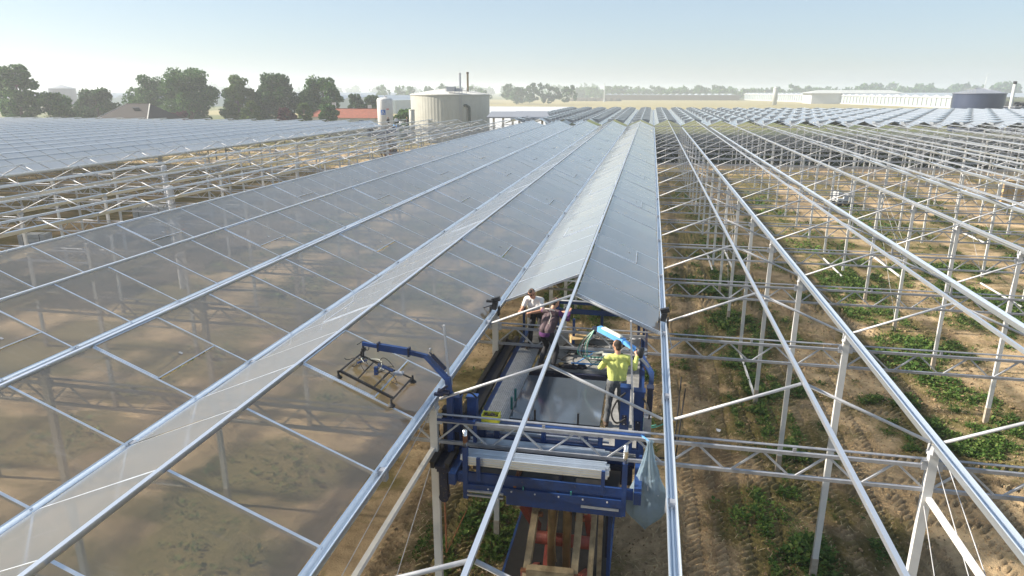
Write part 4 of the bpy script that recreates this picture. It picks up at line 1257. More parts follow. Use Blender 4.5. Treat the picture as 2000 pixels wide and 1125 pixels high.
# left manipulator arm
a1 = part('manipulator_arm', MB().bar((-3.72, .08, 5.4), (-3.72, .08, 6.55), .10, .10).bar((-3.72, .08, 6.5), (-3.76, .10, 6.82), .09, .09), M['blue'])
part('boom', MB().bar((-3.76, .10, 6.78), (-4.15, .15, 7.16), .085, .075).bar((-4.12, .15, 7.15), (-4.46, .15, 7.21), .065, .07).bar((-4.44, .15, 7.215), (-5.02, .15, 7.27), .075, .12).bar((-5.0, .15, 7.27), (-5.32, .15, 7.31), .055, .06), M['blue'], a1)
for x in (-4.46, -5.02): part('boom_collar', MB().box((x, .15, 7.215 if x > -4.7 else 7.27), (.03, .10, .16)), M['blued'], a1)
part('lift_cylinder', MB().tube((-3.78, .06, 6.98), (-4.02, .08, 7.22), .036, n=10).tube((-4.02, .08, 7.22), (-4.07, .09, 7.27), .016, n=8), M['blued'], a1)
part('cylinder_pin', MB().box((-4.06, .1, 7.29), (.03, .05, .07)), M['chrome'], a1)
part('arm_joint', MB().tube((-3.70, -.02, 6.58), (-3.90, -.02, 6.60), .05, n=10).box((-3.88, -.05, 6.55), (.16, .05, .05)).bar((-3.88, -.05, 6.6), (-3.72, -.05, 6.72), .04, .04), M['blued'], a1)
sfm = part('suction_frame', MB(), M['black']) if False else None
def sl(x, y, up=.12): return (x, y, ZR - (x + 6) * .4235 + up)
sf = thing('tmp', None, None); COL.objects.unlink(sf); bpy.data.objects.remove(sf)
fbm_ = MB()
fbm_.bar(sl(-5.36, .13), sl(-5.38, -.72), .022, .022).bar(sl(-4.43, .17), sl(-4.45, -.78), .022, .022)
fbm_.bar(sl(-5.37, -.70, .14), sl(-4.44, -.74, .14), .036, .036).bar(sl(-5.36, .10), sl(-4.42, .14), .022, .022)
fbm_.bar(sl(-5.10, .10), sl(-5.08, -.70), .018, .018).bar(sl(-4.78, .12), sl(-4.80, -.72), .022, .022)
sfo = part('suction_frame', fbm_, M['black'])
for (x, y) in ((-5.38, -.74), (-4.43, .19), (-4.45, -.81), (-5.36, .16)):
    part('suction_cup', MB().lathe([(.062, -.100), (.066, -.085), (.03, -.05), (.018, -.02), (.018, .035), (.0, .035)], sl(x, y), 14), M['rubber'], sfo)
part('vacuum_valve', MB().box(sl(-4.62, .02, .17), (.16, .12, .04)), M['galvd'], sfo)
part('swivel', MB().tube(sl(-4.98, .0, .16), sl(-4.70, -.04, .20), .030, n=10).tube(sl(-5.15, -.1, .2), sl(-5.25, -.25, .16), .02, n=8).box(sl(-4.92, -.25, .18), (.06, .06, .14)), M['blue'], sfo)
part('pivot_head', MB().tube((-5.31, .15, 7.30), sl(-5.30, .10, .10), .022, n=8).box((-5.30, .14, 7.2), (.06, .08, .06)), M['black'], sfo)
for k_, (c, rr, el) in enumerate((((-5.05, -.12), .17, .05), ((-4.98, -.18), .14, .1), ((-5.02, -.15), .20, 0), ((-4.80, -.05), .12, .12), ((-4.62, -.40), .12, .08), ((-5.30, .12), .10, .16), ((-5.28, -.45), .10, .1))):
    pts = []
    for i in range(11):
        t = -1.0 + 2 * PI * i / 11 * .92
        pts.append(sl(c[0] + rr * math.cos(t), c[1] + rr * math.sin(t) * 1.0, .16 + el + .04 * math.sin(2 * t + k_)))
    hose('air_hose', pts, .0065, M['hosew'] if k_ == 0 else M['rubber'], sfo)
# right manipulator arm, light blue boom
a2 = part('manipulator_arm', MB().bar((-.27, 1.7, 5.4), (-.26, 1.85, 6.0), .10, .10).bar((-.26, 1.85, 5.95), (-.25, 2.2, 6.32), .09, .09).bar((-.25, 2.2, 6.28), (-.46, 2.95, 6.34), .085, .08), M['blue'])
part('boom', MB().bar((-.46, 2.9, 6.32), (-.60, 3.2, 6.40), .09, .08).bar((-.58, 3.18, 6.39), (-.86, 3.5, 6.44), .075, .08).bar((-.84, 3.48, 6.44), (-1.42, 4.05, 6.50), .11, .12), M['lblue'], a2)
part('boom_cover', MB().bar((-.90, 3.50, 6.53), (-1.32, 3.92, 6.57), .10, .03), M['hosew'], a2)
part('boom_tip', MB().bar((-1.40, 4.02, 6.48), (-1.55, 4.16, 6.46), .07, .10).box((-1.52, 4.15, 6.40), (.07, .07, .14)), M['blued'], a2)
part('bellows', MB().lathe([(.06, 0), (.08, .05), (.06, .08), (.08, .13), (.06, .16), (.08, .21), (.05, .24)], (-.42, 3.55, 6.05), 14), M['galvd'], a2)
for i in range(6):
    hose('air_hose', [(-1.52, 4.1, 6.45), (-1.66 - .03 * i, 4.0 + .05 * i, 6.1), (-1.62 - .05 * i, 4.1 + .06 * i, 5.7), (-1.45 + .04 * i, 4.3 + .05 * i, 5.52 + .02 * i), (-1.2 + .05 * i, 4.6, 5.6 + .03 * (i % 3)), (-1.0, 4.7 + .05 * i, 5.5)], .009, [M['hose'], M['hosew'], M['hose'], M['rubber'], M['hosew'], M['hose']][i], a2)
sf2 = part('suction_frame', MB().bar((-2.05, 4.3, 5.52), (-1.0, 4.35, 5.52), .03, .03).bar((-2.0, 5.2, 5.50), (-.9, 5.25, 5.50), .04, .04).bar((-1.95, 4.25, 5.53), (-1.5, 5.2, 5.53), .022, .022).bar((-1.0, 4.3, 5.5), (-.95, 5.2, 5.5), .022, .022), M['lblue'])
part('valve_block', MB().box((-1.25, 4.75, 5.56), (.22, .16, .12)).tube((-1.6, 4.9, 5.56), (-1.35, 4.95, 5.58), .03, n=8), M['hosew'], sf2)
part('steel_tube', MB().tube((-1.75, 5.25, 5.55), (-.75, 5.3, 5.55), .025, n=8), M['chrome'], sf2)
for (x, y) in ((-2.0, 4.3), (-1.0, 4.3), (-2.0, 5.2), (-.92, 5.22)):
    part('suction_cup', MB().lathe([(.065, -.09), (.068, -.075), (.03, -.04), (.018, .03), (0, .03)], (x, y, 5.50), 12), M['rubber'], sf2)
for (x, y) in ((-2.98, 2.3), (-2.98, 1.9)): part('pane_stop', MB().box((x, y, 5.55), (.04, .06, .26)), M['teal'])
for (x, y) in ((-2.42, .62), (-2.30, .62), (-1.52, .62)): part('pin', MB().box((x, y, 5.98), (.035, .035, .22)), M['rust'] if x < -2.35 else M['black'])
rh = np.random.default_rng(33)
for i in range(9):
    x0_, y0_ = (-3.55, .5) if i % 3 == 0 else ((-.5, 1.6) if i % 3 == 1 else (-2.2, 4.6))
    pts = [(x0_, y0_, 5.46 + .1 * (i % 2))]
    for k_ in range(4): pts.append((pts[-1][0] + rh.uniform(-.22, .28 if i % 3 else .12), pts[-1][1] + rh.uniform(-.1, .45), 5.43 + rh.uniform(0, .08)))
    hose('hose', pts, rh.uniform(.008, .014), [M['rubber'], M['hose'], M['rubber']][i % 3])
for (x, z) in ((-3.66, 5.6), (-3.40, 5.75), (-.72, 5.75), (-.47, 5.62)):
    y = .235 if x < -2 else (1.195 if x < -.6 else 1.245)
    part('cover_plate', MB().box((x, y, z), (.09, .012, .20)), M['blued'])
    for dz in (-.08, .08): part('bolt', MB().tube((x, y - .004, z + dz), (x, y - .02, z + dz), .012, n=6), M['chrome'])
for x in (-2.9, -2.5, -2.1, -1.7, -1.3, -.9): part('bolt', MB().tube((x, -.53, 5.12), (x, -.56, 5.12), .016, n=6), M['galv'])
# scissor lift
def beam(name, p, q, w, h, m): return part(name, MB().bar(p, q, w, h), m)
beam('scissor_arm', (-2.24, 1.7, 4.78), (-2.34, -.15, 2.95), .12, .17, M['tan'])
beam('scissor_arm', (-1.44, 1.7, 4.80), (-1.46, -.15, 2.98), .12, .17, M['tan'])
beam('scissor_arm', (-1.20, 2.2, 4.6), (-1.20, .2, 2.6), .10, .15, M['tan'])
beam('scissor_arm', (-2.62, .2, 4.75), (-2.52, 2.6, 2.2), .13, .2, M['red'])
beam('scissor_arm', (-1.30, .1, 4.72), (-1.36, 2.6, 2.2), .11, .2, M['red'])
beam('scissor_arm', (-2.40, 4.9, 1.3), (-2.40, 1.4, 4.7), .12, .18, M['tan'])
beam('scissor_arm', (-1.50, 4.9, 1.3), (-1.50, 1.4, 4.7), .12, .18, M['tan'])
beam('scissor_arm', (-2.25, 1.6, 1.3), (-2.25, 5.4, 4.9), .12, .18, M['red'])
beam('scissor_arm', (-1.62, 1.6, 1.3), (-1.62, 5.4, 4.9), .12, .18, M['red'])
beam('scissor_arm', (-2.36, -.1, 3.1), (-2.52, 2.6, 1.2), .12, .17, M['red'])
beam('scissor_arm', (-1.44, -.1, 3.1), (-1.38, 2.6, 1.2), .12, .17, M['red'])
part('cross_tube', MB().bar((-2.32, -.02, 3.17), (-1.46, -.02, 3.20), .16, .16), M['tan'])
part('cross_tube', MB().tube((-2.55, 1.55, 2.75), (-1.30, 1.55, 2.75), .13, n=14), M['red'], None, True)
part('cross_tube', MB().tube((-2.6, .35, 4.6), (-1.2, .35, 4.6), .07, n=12), M['rust'], None, True)
for (x, x2) in ((-1.94, -2.10), (-1.66, -1.78)):
    c_ = part('lift_cylinder', MB().tube((x, .55, 4.85), (x2, 1.75, 1.75), .085, n=16), M['cyl'], None, True)
    part('piston_rod', MB().tube((x + .006, .45, 5.05), (x, .56, 4.80), .05, n=12), M['chrome'], c_)
for (x, y, z) in ((-2.24, .75, 3.85), (-1.44, .75, 3.85), (-2.34, -.02, 3.16), (-1.46, -.02, 3.18), (-1.32, .9, 3.9), (-2.58, .75, 4.1)):
    part('pivot_pin', MB().tube((x - .09, y, z), (x + .09, y, z), .05, n=10), M['rust'])
part('arm_bracket', MB().box((-2.72, .30, 4.55), (.06, .2, .45)).box((-2.52, .30, 4.55), (.06, .2, .45)).box((-2.62, .3, 4.72), (.22, .2, .06)), M['tan'])
part('arm_bracket', MB().box((-1.30, .30, 4.55), (.06, .2, .45)).box((-1.18, .30, 4.55), (.06, .2, .45)), M['tan'])
hose('cable', [(-1.82, .5, 4.2), (-1.86, .6, 3.8), (-1.88, .5, 3.4), (-1.83, .4, 3.1)], .012, M['cyl'])
part('side_panel', MB().box((-.98, 3.2, 2.9), (.06, 1.6, 2.2)).box((-1.08, 2.6, 3.6), (.26, .5, .7)), M['blued'])
part('side_mast', MB().box((-.93, 2.35, 2.6), (.07, .10, 4.6)), M['blue'])
part('side_mast', MB().box((-1.12, 2.3, 2.4), (.10, .12, 3.0)), M['tan'])
part('filler_cap', MB().tube((-1.15, 2.2, 3.92), (-1.15, 2.2, 4.0), .06, n=12).box((-1.08, 2.5, 4.0), (.3, .4, .04)), M['galv'])
part('wheel_disc', MB().tube((-.86, 3.2, 3.2), (-.80, 3.2, 3.2), .22, n=18), M['rubber'])
part('chassis', MB().box((-2.08, 4.6, .95), (2.3, 6.2, .55)).box((-2.08, 4.6, 1.28), (1.9, 5.6, .14)), M['black'])
part('chassis_edge', MB().box((-.91, 4.6, 1.2), (.05, 6.2, .06)).box((-3.25, 4.6, 1.2), (.05, 6.2, .06)), M['blue'])
for x in (-2.98, -1.18):
    tk = MB().box((x, 4.6, .40), (.45, 5.2, .72))
    for s in (0, 1): tk.tube((x - .225, 2.0 + 5.2 * s, .40), (x + .225, 2.0 + 5.2 * s, .40), .36, n=16)
    tko = part('crawler_track', tk, M['rubber'])
    tl = MB()
    for i in range(26): tl.box((x, 2.1 + i * .2, .775), (.46, .06, .04))
    part('track_lugs', tl, M['rubber'], tko)
keep_world(gmch)
for ch in gmch.children:
    for g2 in ch.children: g2.matrix_parent_inverse = Matrix.Identity(4)

# a second platform far off, at the edge of the far-left glass
g3 = copy_tree(gmch)
g3.location = (-38.0, 88, .0)
g3['label'] = 'dark distant glazing platform at the far end of the left open frame'

# ------------------------------------------------------------------ loose things on the platform
gs = thing('glass_stack', 'stack of glass panes lying on the platform deck, mirroring the sky', 'glass', (-2.055, 2.48, DZ - .01))
M['sheet'] = mat('stacked_glass', (.055, .07, .09), .08, 0, .15, 1.0, spec=.6, coat=.2)
for i in range(7): MB().box((rng.uniform(-.01, .01), rng.uniform(-.01, .01), .01 + i * .011), (1.74, 2.13, .008)).build('glass_pane', M['sheet'], gs)
cr = thing('yellow_crate', 'small yellow plastic crate of clips on the front crossbar', 'crate', (-3.05, .36, 5.905))
MB().box((0, 0, .01), (.30, .20, .015)).build('floor', M['yellow'], cr)
for s in (-1, 1):
    MB().box((0, s * .10, .075), (.30, .012, .15)).build('side', M['yellow'], cr)
    MB().box((s * .15, 0, .085), (.012, .20, .17)).build('side', M['yellow'], cr)
cl_ = MB()
for i in range(26): cl_.box((rng.uniform(-.12, .12), rng.uniform(-.07, .07), .06 + rng.uniform(0, .07)), (.05, .03, .02), Matrix.Rotation(rng.uniform(0, 3), 3, 'Z'))
cl_.build('clips', M['bark'], cr)
ro = thing('foam_roll', 'long grey foam roll lying on the front crossbar', 'roll', (-3.0, .18, 5.88))
MB().tube((-.46, 0, .0), (.46, .0, .02), .055, n=14).build('roll', M['paper'], ro, True)
MB().path(curve([(.2, 0, .06), (.27, -.06, 0), (.2, 0, -.06), (.15, .06, 0), (.2, 0, .06)], 6), .006, 5).build('string', M['galv'], ro)
def profiles(name, label, y, z, n_, rows, x0, x1):
    t = thing(name, label, 'profiles', ((x0 + x1) / 2, y, z + .03), group='bundles of aluminium profiles')
    for r_ in range(rows):
        for i in range(n_):
            L_ = (x1 - x0) / 2; o_ = rng.uniform(-.05, .05)
            MB().box((o_, (i - n_ / 2) * .044, r_ * .040 + rng.uniform(-.004, .004)), (L_ * 2, .026, .028)).box((o_, (i - n_ / 2) * .044, r_ * .040 + .018), (L_ * 2, .010, .010)).build('profile', M['alu'], t)
profiles('profile_bundle', 'upper bundle of long aluminium profiles behind the truss chord', .14, 5.55, 6, 2, -3.36, -.97)
profiles('profile_bundle', 'lower front bundle of long aluminium profiles in the rack', -.34, 5.50, 7, 4, -3.36, -.93)
rk = thing('clip_tray', 'shallow metal tray of clips below the profile bundles', 'tray', (-1.95, -.20, 5.06))
MB().box((0, 0, .0), (.50, .34, .015)).box((-.25, 0, .04), (.012, .34, .08)).box((.25, 0, .04), (.012, .34, .08)).build('tray', M['galv'], rk)
tc_ = MB()
for i in range(30): tc_.box((rng.uniform(-.2, .2), rng.uniform(-.13, .13), .03), (.05, .02, .02), Matrix.Rotation(rng.uniform(0, 3), 3, 'Z'))
tc_.build('clips', M['chrome'], rk)
bx = thing('cardboard_box', 'open cardboard box on the rear deck beside the purple worker', 'box', (-2.05, 5.95, 5.385), .3)
MB().box((0, 0, .12), (.42, .32, .24)).build('carton', M['card'], bx)
for s in (-1, 1): MB().box((0, s * .22, .25), (.42, .14, .008), Matrix.Rotation(s * -.5, 3, 'X')).build('flap', M['card'], bx)
MB().box((.27, 0, .22), (.14, .3, .008), Matrix.Rotation(-.7, 3, 'Y')).build('flap', M['card'], bx)
pl = thing('timber_plank', 'grey timber planks lying across the rear of the platform', 'planks', (-1.3, 6.45, 5.39))
for i in range(3): MB().box((0, (i - 1) * .16, .025 + .01 * i), (1.5, .14, .04)).build('plank', M['board'], pl)
cb_ = thing('cable_clutter', 'coiled black cables and straps on the rear table', 'cables', (-1.9, 5.6, 5.40))
for i in range(5):
    pts = [(rng.uniform(-.4, .4) * .7 + .3 * math.cos(t_ * 1.3 + i), .25 * math.sin(t_ * 1.3 + i), .03 + .03 * (t_ % 2)) for t_ in range(7)]
    MB().path(curve(pts, 6), .012, 5).build('cable', M['rubber'], cb_)
gv = thing('work_jacket', 'dark crumpled jacket with orange patch on the table edge', 'jacket', (-2.0, 4.32, 5.40))
jm = MB()
for i in range(7): jm.lathe([(.02, 0), (.12, .02), (.10, .06), (.03, .09)], (rng.uniform(-.25, .25), rng.uniform(-.06, .06), 0), 9)
jm.build('cloth', M['navy'], gv, True)
MB().lathe([(.02, 0), (.08, .03), (.06, .09), (.01, .11)], (-.28, 0, 0), 9).build('patch', M['wood'], gv, True)
tb_ = thing('tool_box', 'small grey tool box on the right side of the rear table', 'toolbox', (-1.05, 5.55, 5.40), .2)
MB().box((0, 0, .08), (.36, .18, .16)).build('case', M['galvd'], tb_)
MB().box((0, 0, .175), (.37, .19, .03)).build('lid', M['black'], tb_)
MB().path(curve([(-.1, 0, .19), (-.08, 0, .24), (.08, 0, .24), (.1, 0, .19)], 5), .01, 5).build('handle', M['black'], tb_)
bk = thing('plastic_bucket', 'white plastic bucket at the rear right corner of the platform', 'bucket', (-.62, 5.9, 5.40))
MB().lathe([(.10, 0), (.13, .26), (.14, .26), (.14, .28), (.12, .28), (.09, .02)], n=18).build('pail', M['wrap'], bk, True)
MB().path(curve([(-.135, 0, .26), (-.10, .08, .34), (.10, .08, .34), (.135, 0, .26)], 6), .005, 5).build('handle', M['galv'], bk)
for i, (x, y, rz_, lab) in enumerate(((-2.7, 4.75, .4, 'short timber offcut beside the vest worker on the rear table'), (-2.75, 6.1, 1.2, 'dark timber offcut behind the white shirted worker'))):
    t = thing('timber_offcut', lab, 'offcut', (x, y, 5.40), rz_, 'timber offcuts')
    MB().box((0, 0, .03), (.34, .09, .05)).build('block', M['wood'] if i == 0 else M['board'], t)
    MB().box((.05, .08, .02), (.25, .06, .035), Matrix.Rotation(.3, 3, 'Z')).build('block', M['board'], t)
for i, (x, y, lab) in enumerate(((-4.9, 2.95, 'white scrap of foil on the soil left of the near post'), (-5.25, 3.6, 'small blue scrap on the soil below the left gutter'), (2.4, 12.3, 'pale scrap lying on the soil right of the platform'))):
    t = thing('litter_scrap', lab, 'litter', (x, y, float(ground_h(np.array(x), np.array(y))) + .03), .7 * i, 'scraps on the soil')
    MB().add([(-.10, -.05, 0), (.03, -.08, .03), (.12, .02, 0), (.02, .09, .05), (-.09, .05, .01)], [(0, 1, 4), (1, 3, 4), (1, 2, 3)]).add([(-.10, -.05, -.004), (.03, -.08, .026), (.12, .02, -.004), (.02, .09, .046), (-.09, .05, .006)], [(4, 1, 0), (4, 3, 1), (3, 2, 1)]).build('scrap', M['lblue'] if i == 1 else M['wrap'], t)
# gutter carriages
for (x, y, lab) in ((-4.0, 4.95, 'black clamp carriage on the gutter left of the workers'), (0.0, 4.85, 'black clamp carriage on the right hand gutter')):
    c_ = thing('gutter_clamp', lab, 'clamp', (x, y, ZG + .08), group='gutter clamps')
    MB().box((0, 0, .10), (.12, .16, .18), Matrix.Rotation(.2, 3, 'Y')).box((.02, .05, .24), (.20, .12, .10), Matrix.Rotation(-.3, 3, 'Y')).build('body', M['black'], c_)
    MB().box((-.10, 0, -.03), (.03, .14, .22)).box((.10, 0, -.03), (.03, .14, .22)).build('jaw', M['black'], c_)
    if x < -1: MB().tube((-.02, 0, .12), (-.5, -.15, -.02), .012, n=6).box((-.12, -.05, .22), (.14, .08, .05)).build('lever', M['black'], c_)
    else: MB().tube((.03, 0, .05), (.22, -.25, -.55), .014, n=6).build('lever', M['galv'], c_)
for i, (a, b, lab) in enumerate((((.34, 2.6, 6.1), (.28, 2.2, 4.9), 'dark thin rod standing beside the right hand gutter, left of two'), ((.42, 2.4, 5.95), (.30, 2.0, 4.6), 'dark thin rod standing beside the right hand gutter, right of two'))):
    t = thing('steel_rod', lab, 'rod', b, group='dark rods')
    MB().tube((0, 0, 0), Vector(a) - Vector(b), .016, n=6).build('rod', M['black'], t)
    MB().tube((0, 0, -.02), (0, 0, .06), .03, n=8).build('foot', M['black'], t)
    MB().bar((0, 0, .02), (-.6 - b[0] + .0, -.2, .02), .03, .03).build('holder', M['black'], t)

# hanging plastic bag
def bag():
    t = thing('plastic_bag', 'pale blue see-through waste bag hanging from the platform', 'bag', (-.26, -.06, 6.06))
    prof = [(.020, 0), (.045, -.03), (.030, -.08), (.055, -.25), (.085, -.42), (.125, -.58), (.17, -.74), (.225, -.92), (.262, -1.08), (.270, -1.20), (.245, -1.33), (.185, -1.47), (.10, -1.58), (.03, -1.66)]
    n = 40; P = []; F_ = []
    for k, (r_, z) in enumerate(prof):
        for i in range(n):
            a = 2 * PI * i / n
            fold = 1 + (.22 * math.sin(7 * a + z * 3) * (1 if k < 6 else .35) + .10 * math.sin(13 * a + z * 9)) * (1 - min(1, k / 14) * .5)
            kn = (vnoise(np.array(a * 3.0 + 5), np.array(z * 6.0 + 20)) - .5) * .42 + (vnoise(np.array(a * 7.0 + 25), np.array(z * 14.0 + 40)) - .5) * .16
            P.append((r_ * 1.22 * (fold + kn) * math.cos(a) + .03 * max(0, -z - .6), r_ * (fold + kn) * math.sin(a) * .85, z + (.05 * math.cos(a) if k > 8 else 0)))
    for k in range(len(prof) - 1):
        for i in range(n):
            j = (i + 1) % n; F_.append((k * n + i, k * n + j, (k + 1) * n + j, (k + 1) * n + i))
    F_.append(tuple(range((len(prof) - 1) * n, len(prof) * n)))
    m = bpy.data.materials.new('blue_film'); m.use_nodes = True; nt = m.node_tree; L = nt.links.new
    for q in list(nt.nodes): nt.nodes.remove(q)
    o_ = nd(nt, 'ShaderNodeOutputMaterial')
    pbs = nd(nt, 'ShaderNodeBsdfPrincipled', Roughness=.22); pbs.inputs['Base Color'].default_value = (.32, .41, .48, 1)
    tl = nd(nt, 'ShaderNodeBsdfTranslucent'); tl.inputs[0].default_value = (.36, .46, .53, 1)
    tr_ = nd(nt, 'ShaderNodeBsdfTransparent'); tr_.inputs[0].default_value = (.74, .86, .95, 1)
    a_ = nd(nt, 'ShaderNodeMixShader', Fac=.45); b_ = nd(nt, 'ShaderNodeMixShader', Fac=.42)
    L(pbs.outputs[0], a_.inputs[1]); L(tl.outputs[0], a_.inputs[2]); L(a_.outputs[0], b_.inputs[1]); L(tr_.outputs[0], b_.inputs[2]); L(b_.outputs[0], o_.inputs[0])
    tx = nd(nt, 'ShaderNodeTexCoord'); nz = nd(nt, 'ShaderNodeTexNoise', Scale=9.0, Detail=4.0); L(tx.outputs['Object'], nz.inputs['Vector'])
    bp = nd(nt, 'ShaderNodeBump', Strength=.8, Distance=.04); L(nz.outputs[0], bp.inputs['Height']); L(bp.outputs[0], pbs.inputs['Normal'])
    MB().add(P, F_).build('film', m, t, True)
    c = MB()
    for i in range(60):
        z = -rng.uniform(.75, 1.5); rr = .21 if z > -1.3 else .10
        c.box((rng.uniform(-rr, rr) * .75 + .03 * max(0, -z - .6), rng.uniform(-rr, rr) * .6, z), tuple(rng.uniform(.03, .15, 3) * (1, .3, 1)), Euler(tuple(rng.uniform(0, 3, 3))).to_matrix())
    c.build('waste', M['wrap'], t)
    MB().bar((-.02, 0, -.02), (-.15, .10, .02), .02, .02).build('tie', M['lblue'], t)
bag()

# ------------------------------------------------------------------ people
def capsule(mb, p, q, r1, r2, n=12, k=4):
    p = Vector(p); q = Vector(q); d = q - p; L = d.length
    d = d.normalized() if L > 1e-6 else Vector((0, 0, 1))
    u = Vector((0, 0, 1)) if abs(d.z) < .9 else Vector((1, 0, 0))
    a = d.cross(u).normalized(); b = d.cross(a)
    rings = []
    for i in range(k + 1):
        t = -PI / 2 + PI / 2 * i / k; rings.append((p + d * (math.sin(t) * r1), max(.0005, math.cos(t) * r1)))
    for i in range(k + 1):
        t = PI / 2 * i / k; rings.append((q + d * (math.sin(t) * r2), max(.0005, math.cos(t) * r2)))
    pts = []; m_ = len(rings)
    for c, r in rings:
        for i in range(n):
            t = 2 * PI * i / n; pts.append(c + (a * math.cos(t) + b * math.sin(t)) * r)
    fs = [(k_ * n + i, k_ * n + (i + 1) % n, (k_ + 1) * n + (i + 1) % n, (k_ + 1) * n + i) for k_ in range(m_ - 1) for i in range(n)]
    fs += [tuple(range(n - 1, -1, -1)), tuple(range((m_ - 1) * n, m_ * n))]
    mb.add(pts, fs)


def hand(prims, wrist, dirv, side, tagname, curl=.6):
    """palm, four unequal curled fingers and a thumb leaving the side of the palm"""
    w = Vector(wrist); d = Vector(dirv).normalized()
    up = Vector((0, 0, 1)) if abs(d.z) < .9 else Vector((0, 1, 0))
    lat = d.cross(up).normalized(); nrm = lat.cross(d).normalized()
    for s in (-.022, 0, .022): prims.append((tagname, w + lat * s * .7, w + d * .085 + lat * s, .020, .019))
    for i, ln in enumerate((.070, .080, .075, .058)):
        b = w + d * .092 + lat * (-.033 + .022 * i)
        m1 = b + (d * math.cos(curl * .6) - nrm * math.sin(curl * .6)) * ln * .5
        m2 = m1 + (d * math.cos(curl * 1.7) - nrm * math.sin(curl * 1.7)) * ln * .5
        prims.append((tagname, b, m1, .0098, .0092)); prims.append((tagname, m1, m2, .0092, .008))
    tb = w + d * .025 - lat * side * .030
    t1 = tb + (d * .6 - lat * side * .7).normalized() * .042
    t2 = t1 + (d * .9 - lat * side * .1 - nrm * .3).normalized() * .032
    prims.append((tagname, tb, t1, .0125, .0112)); prims.append((tagname, t1, t2, .0112, .009))


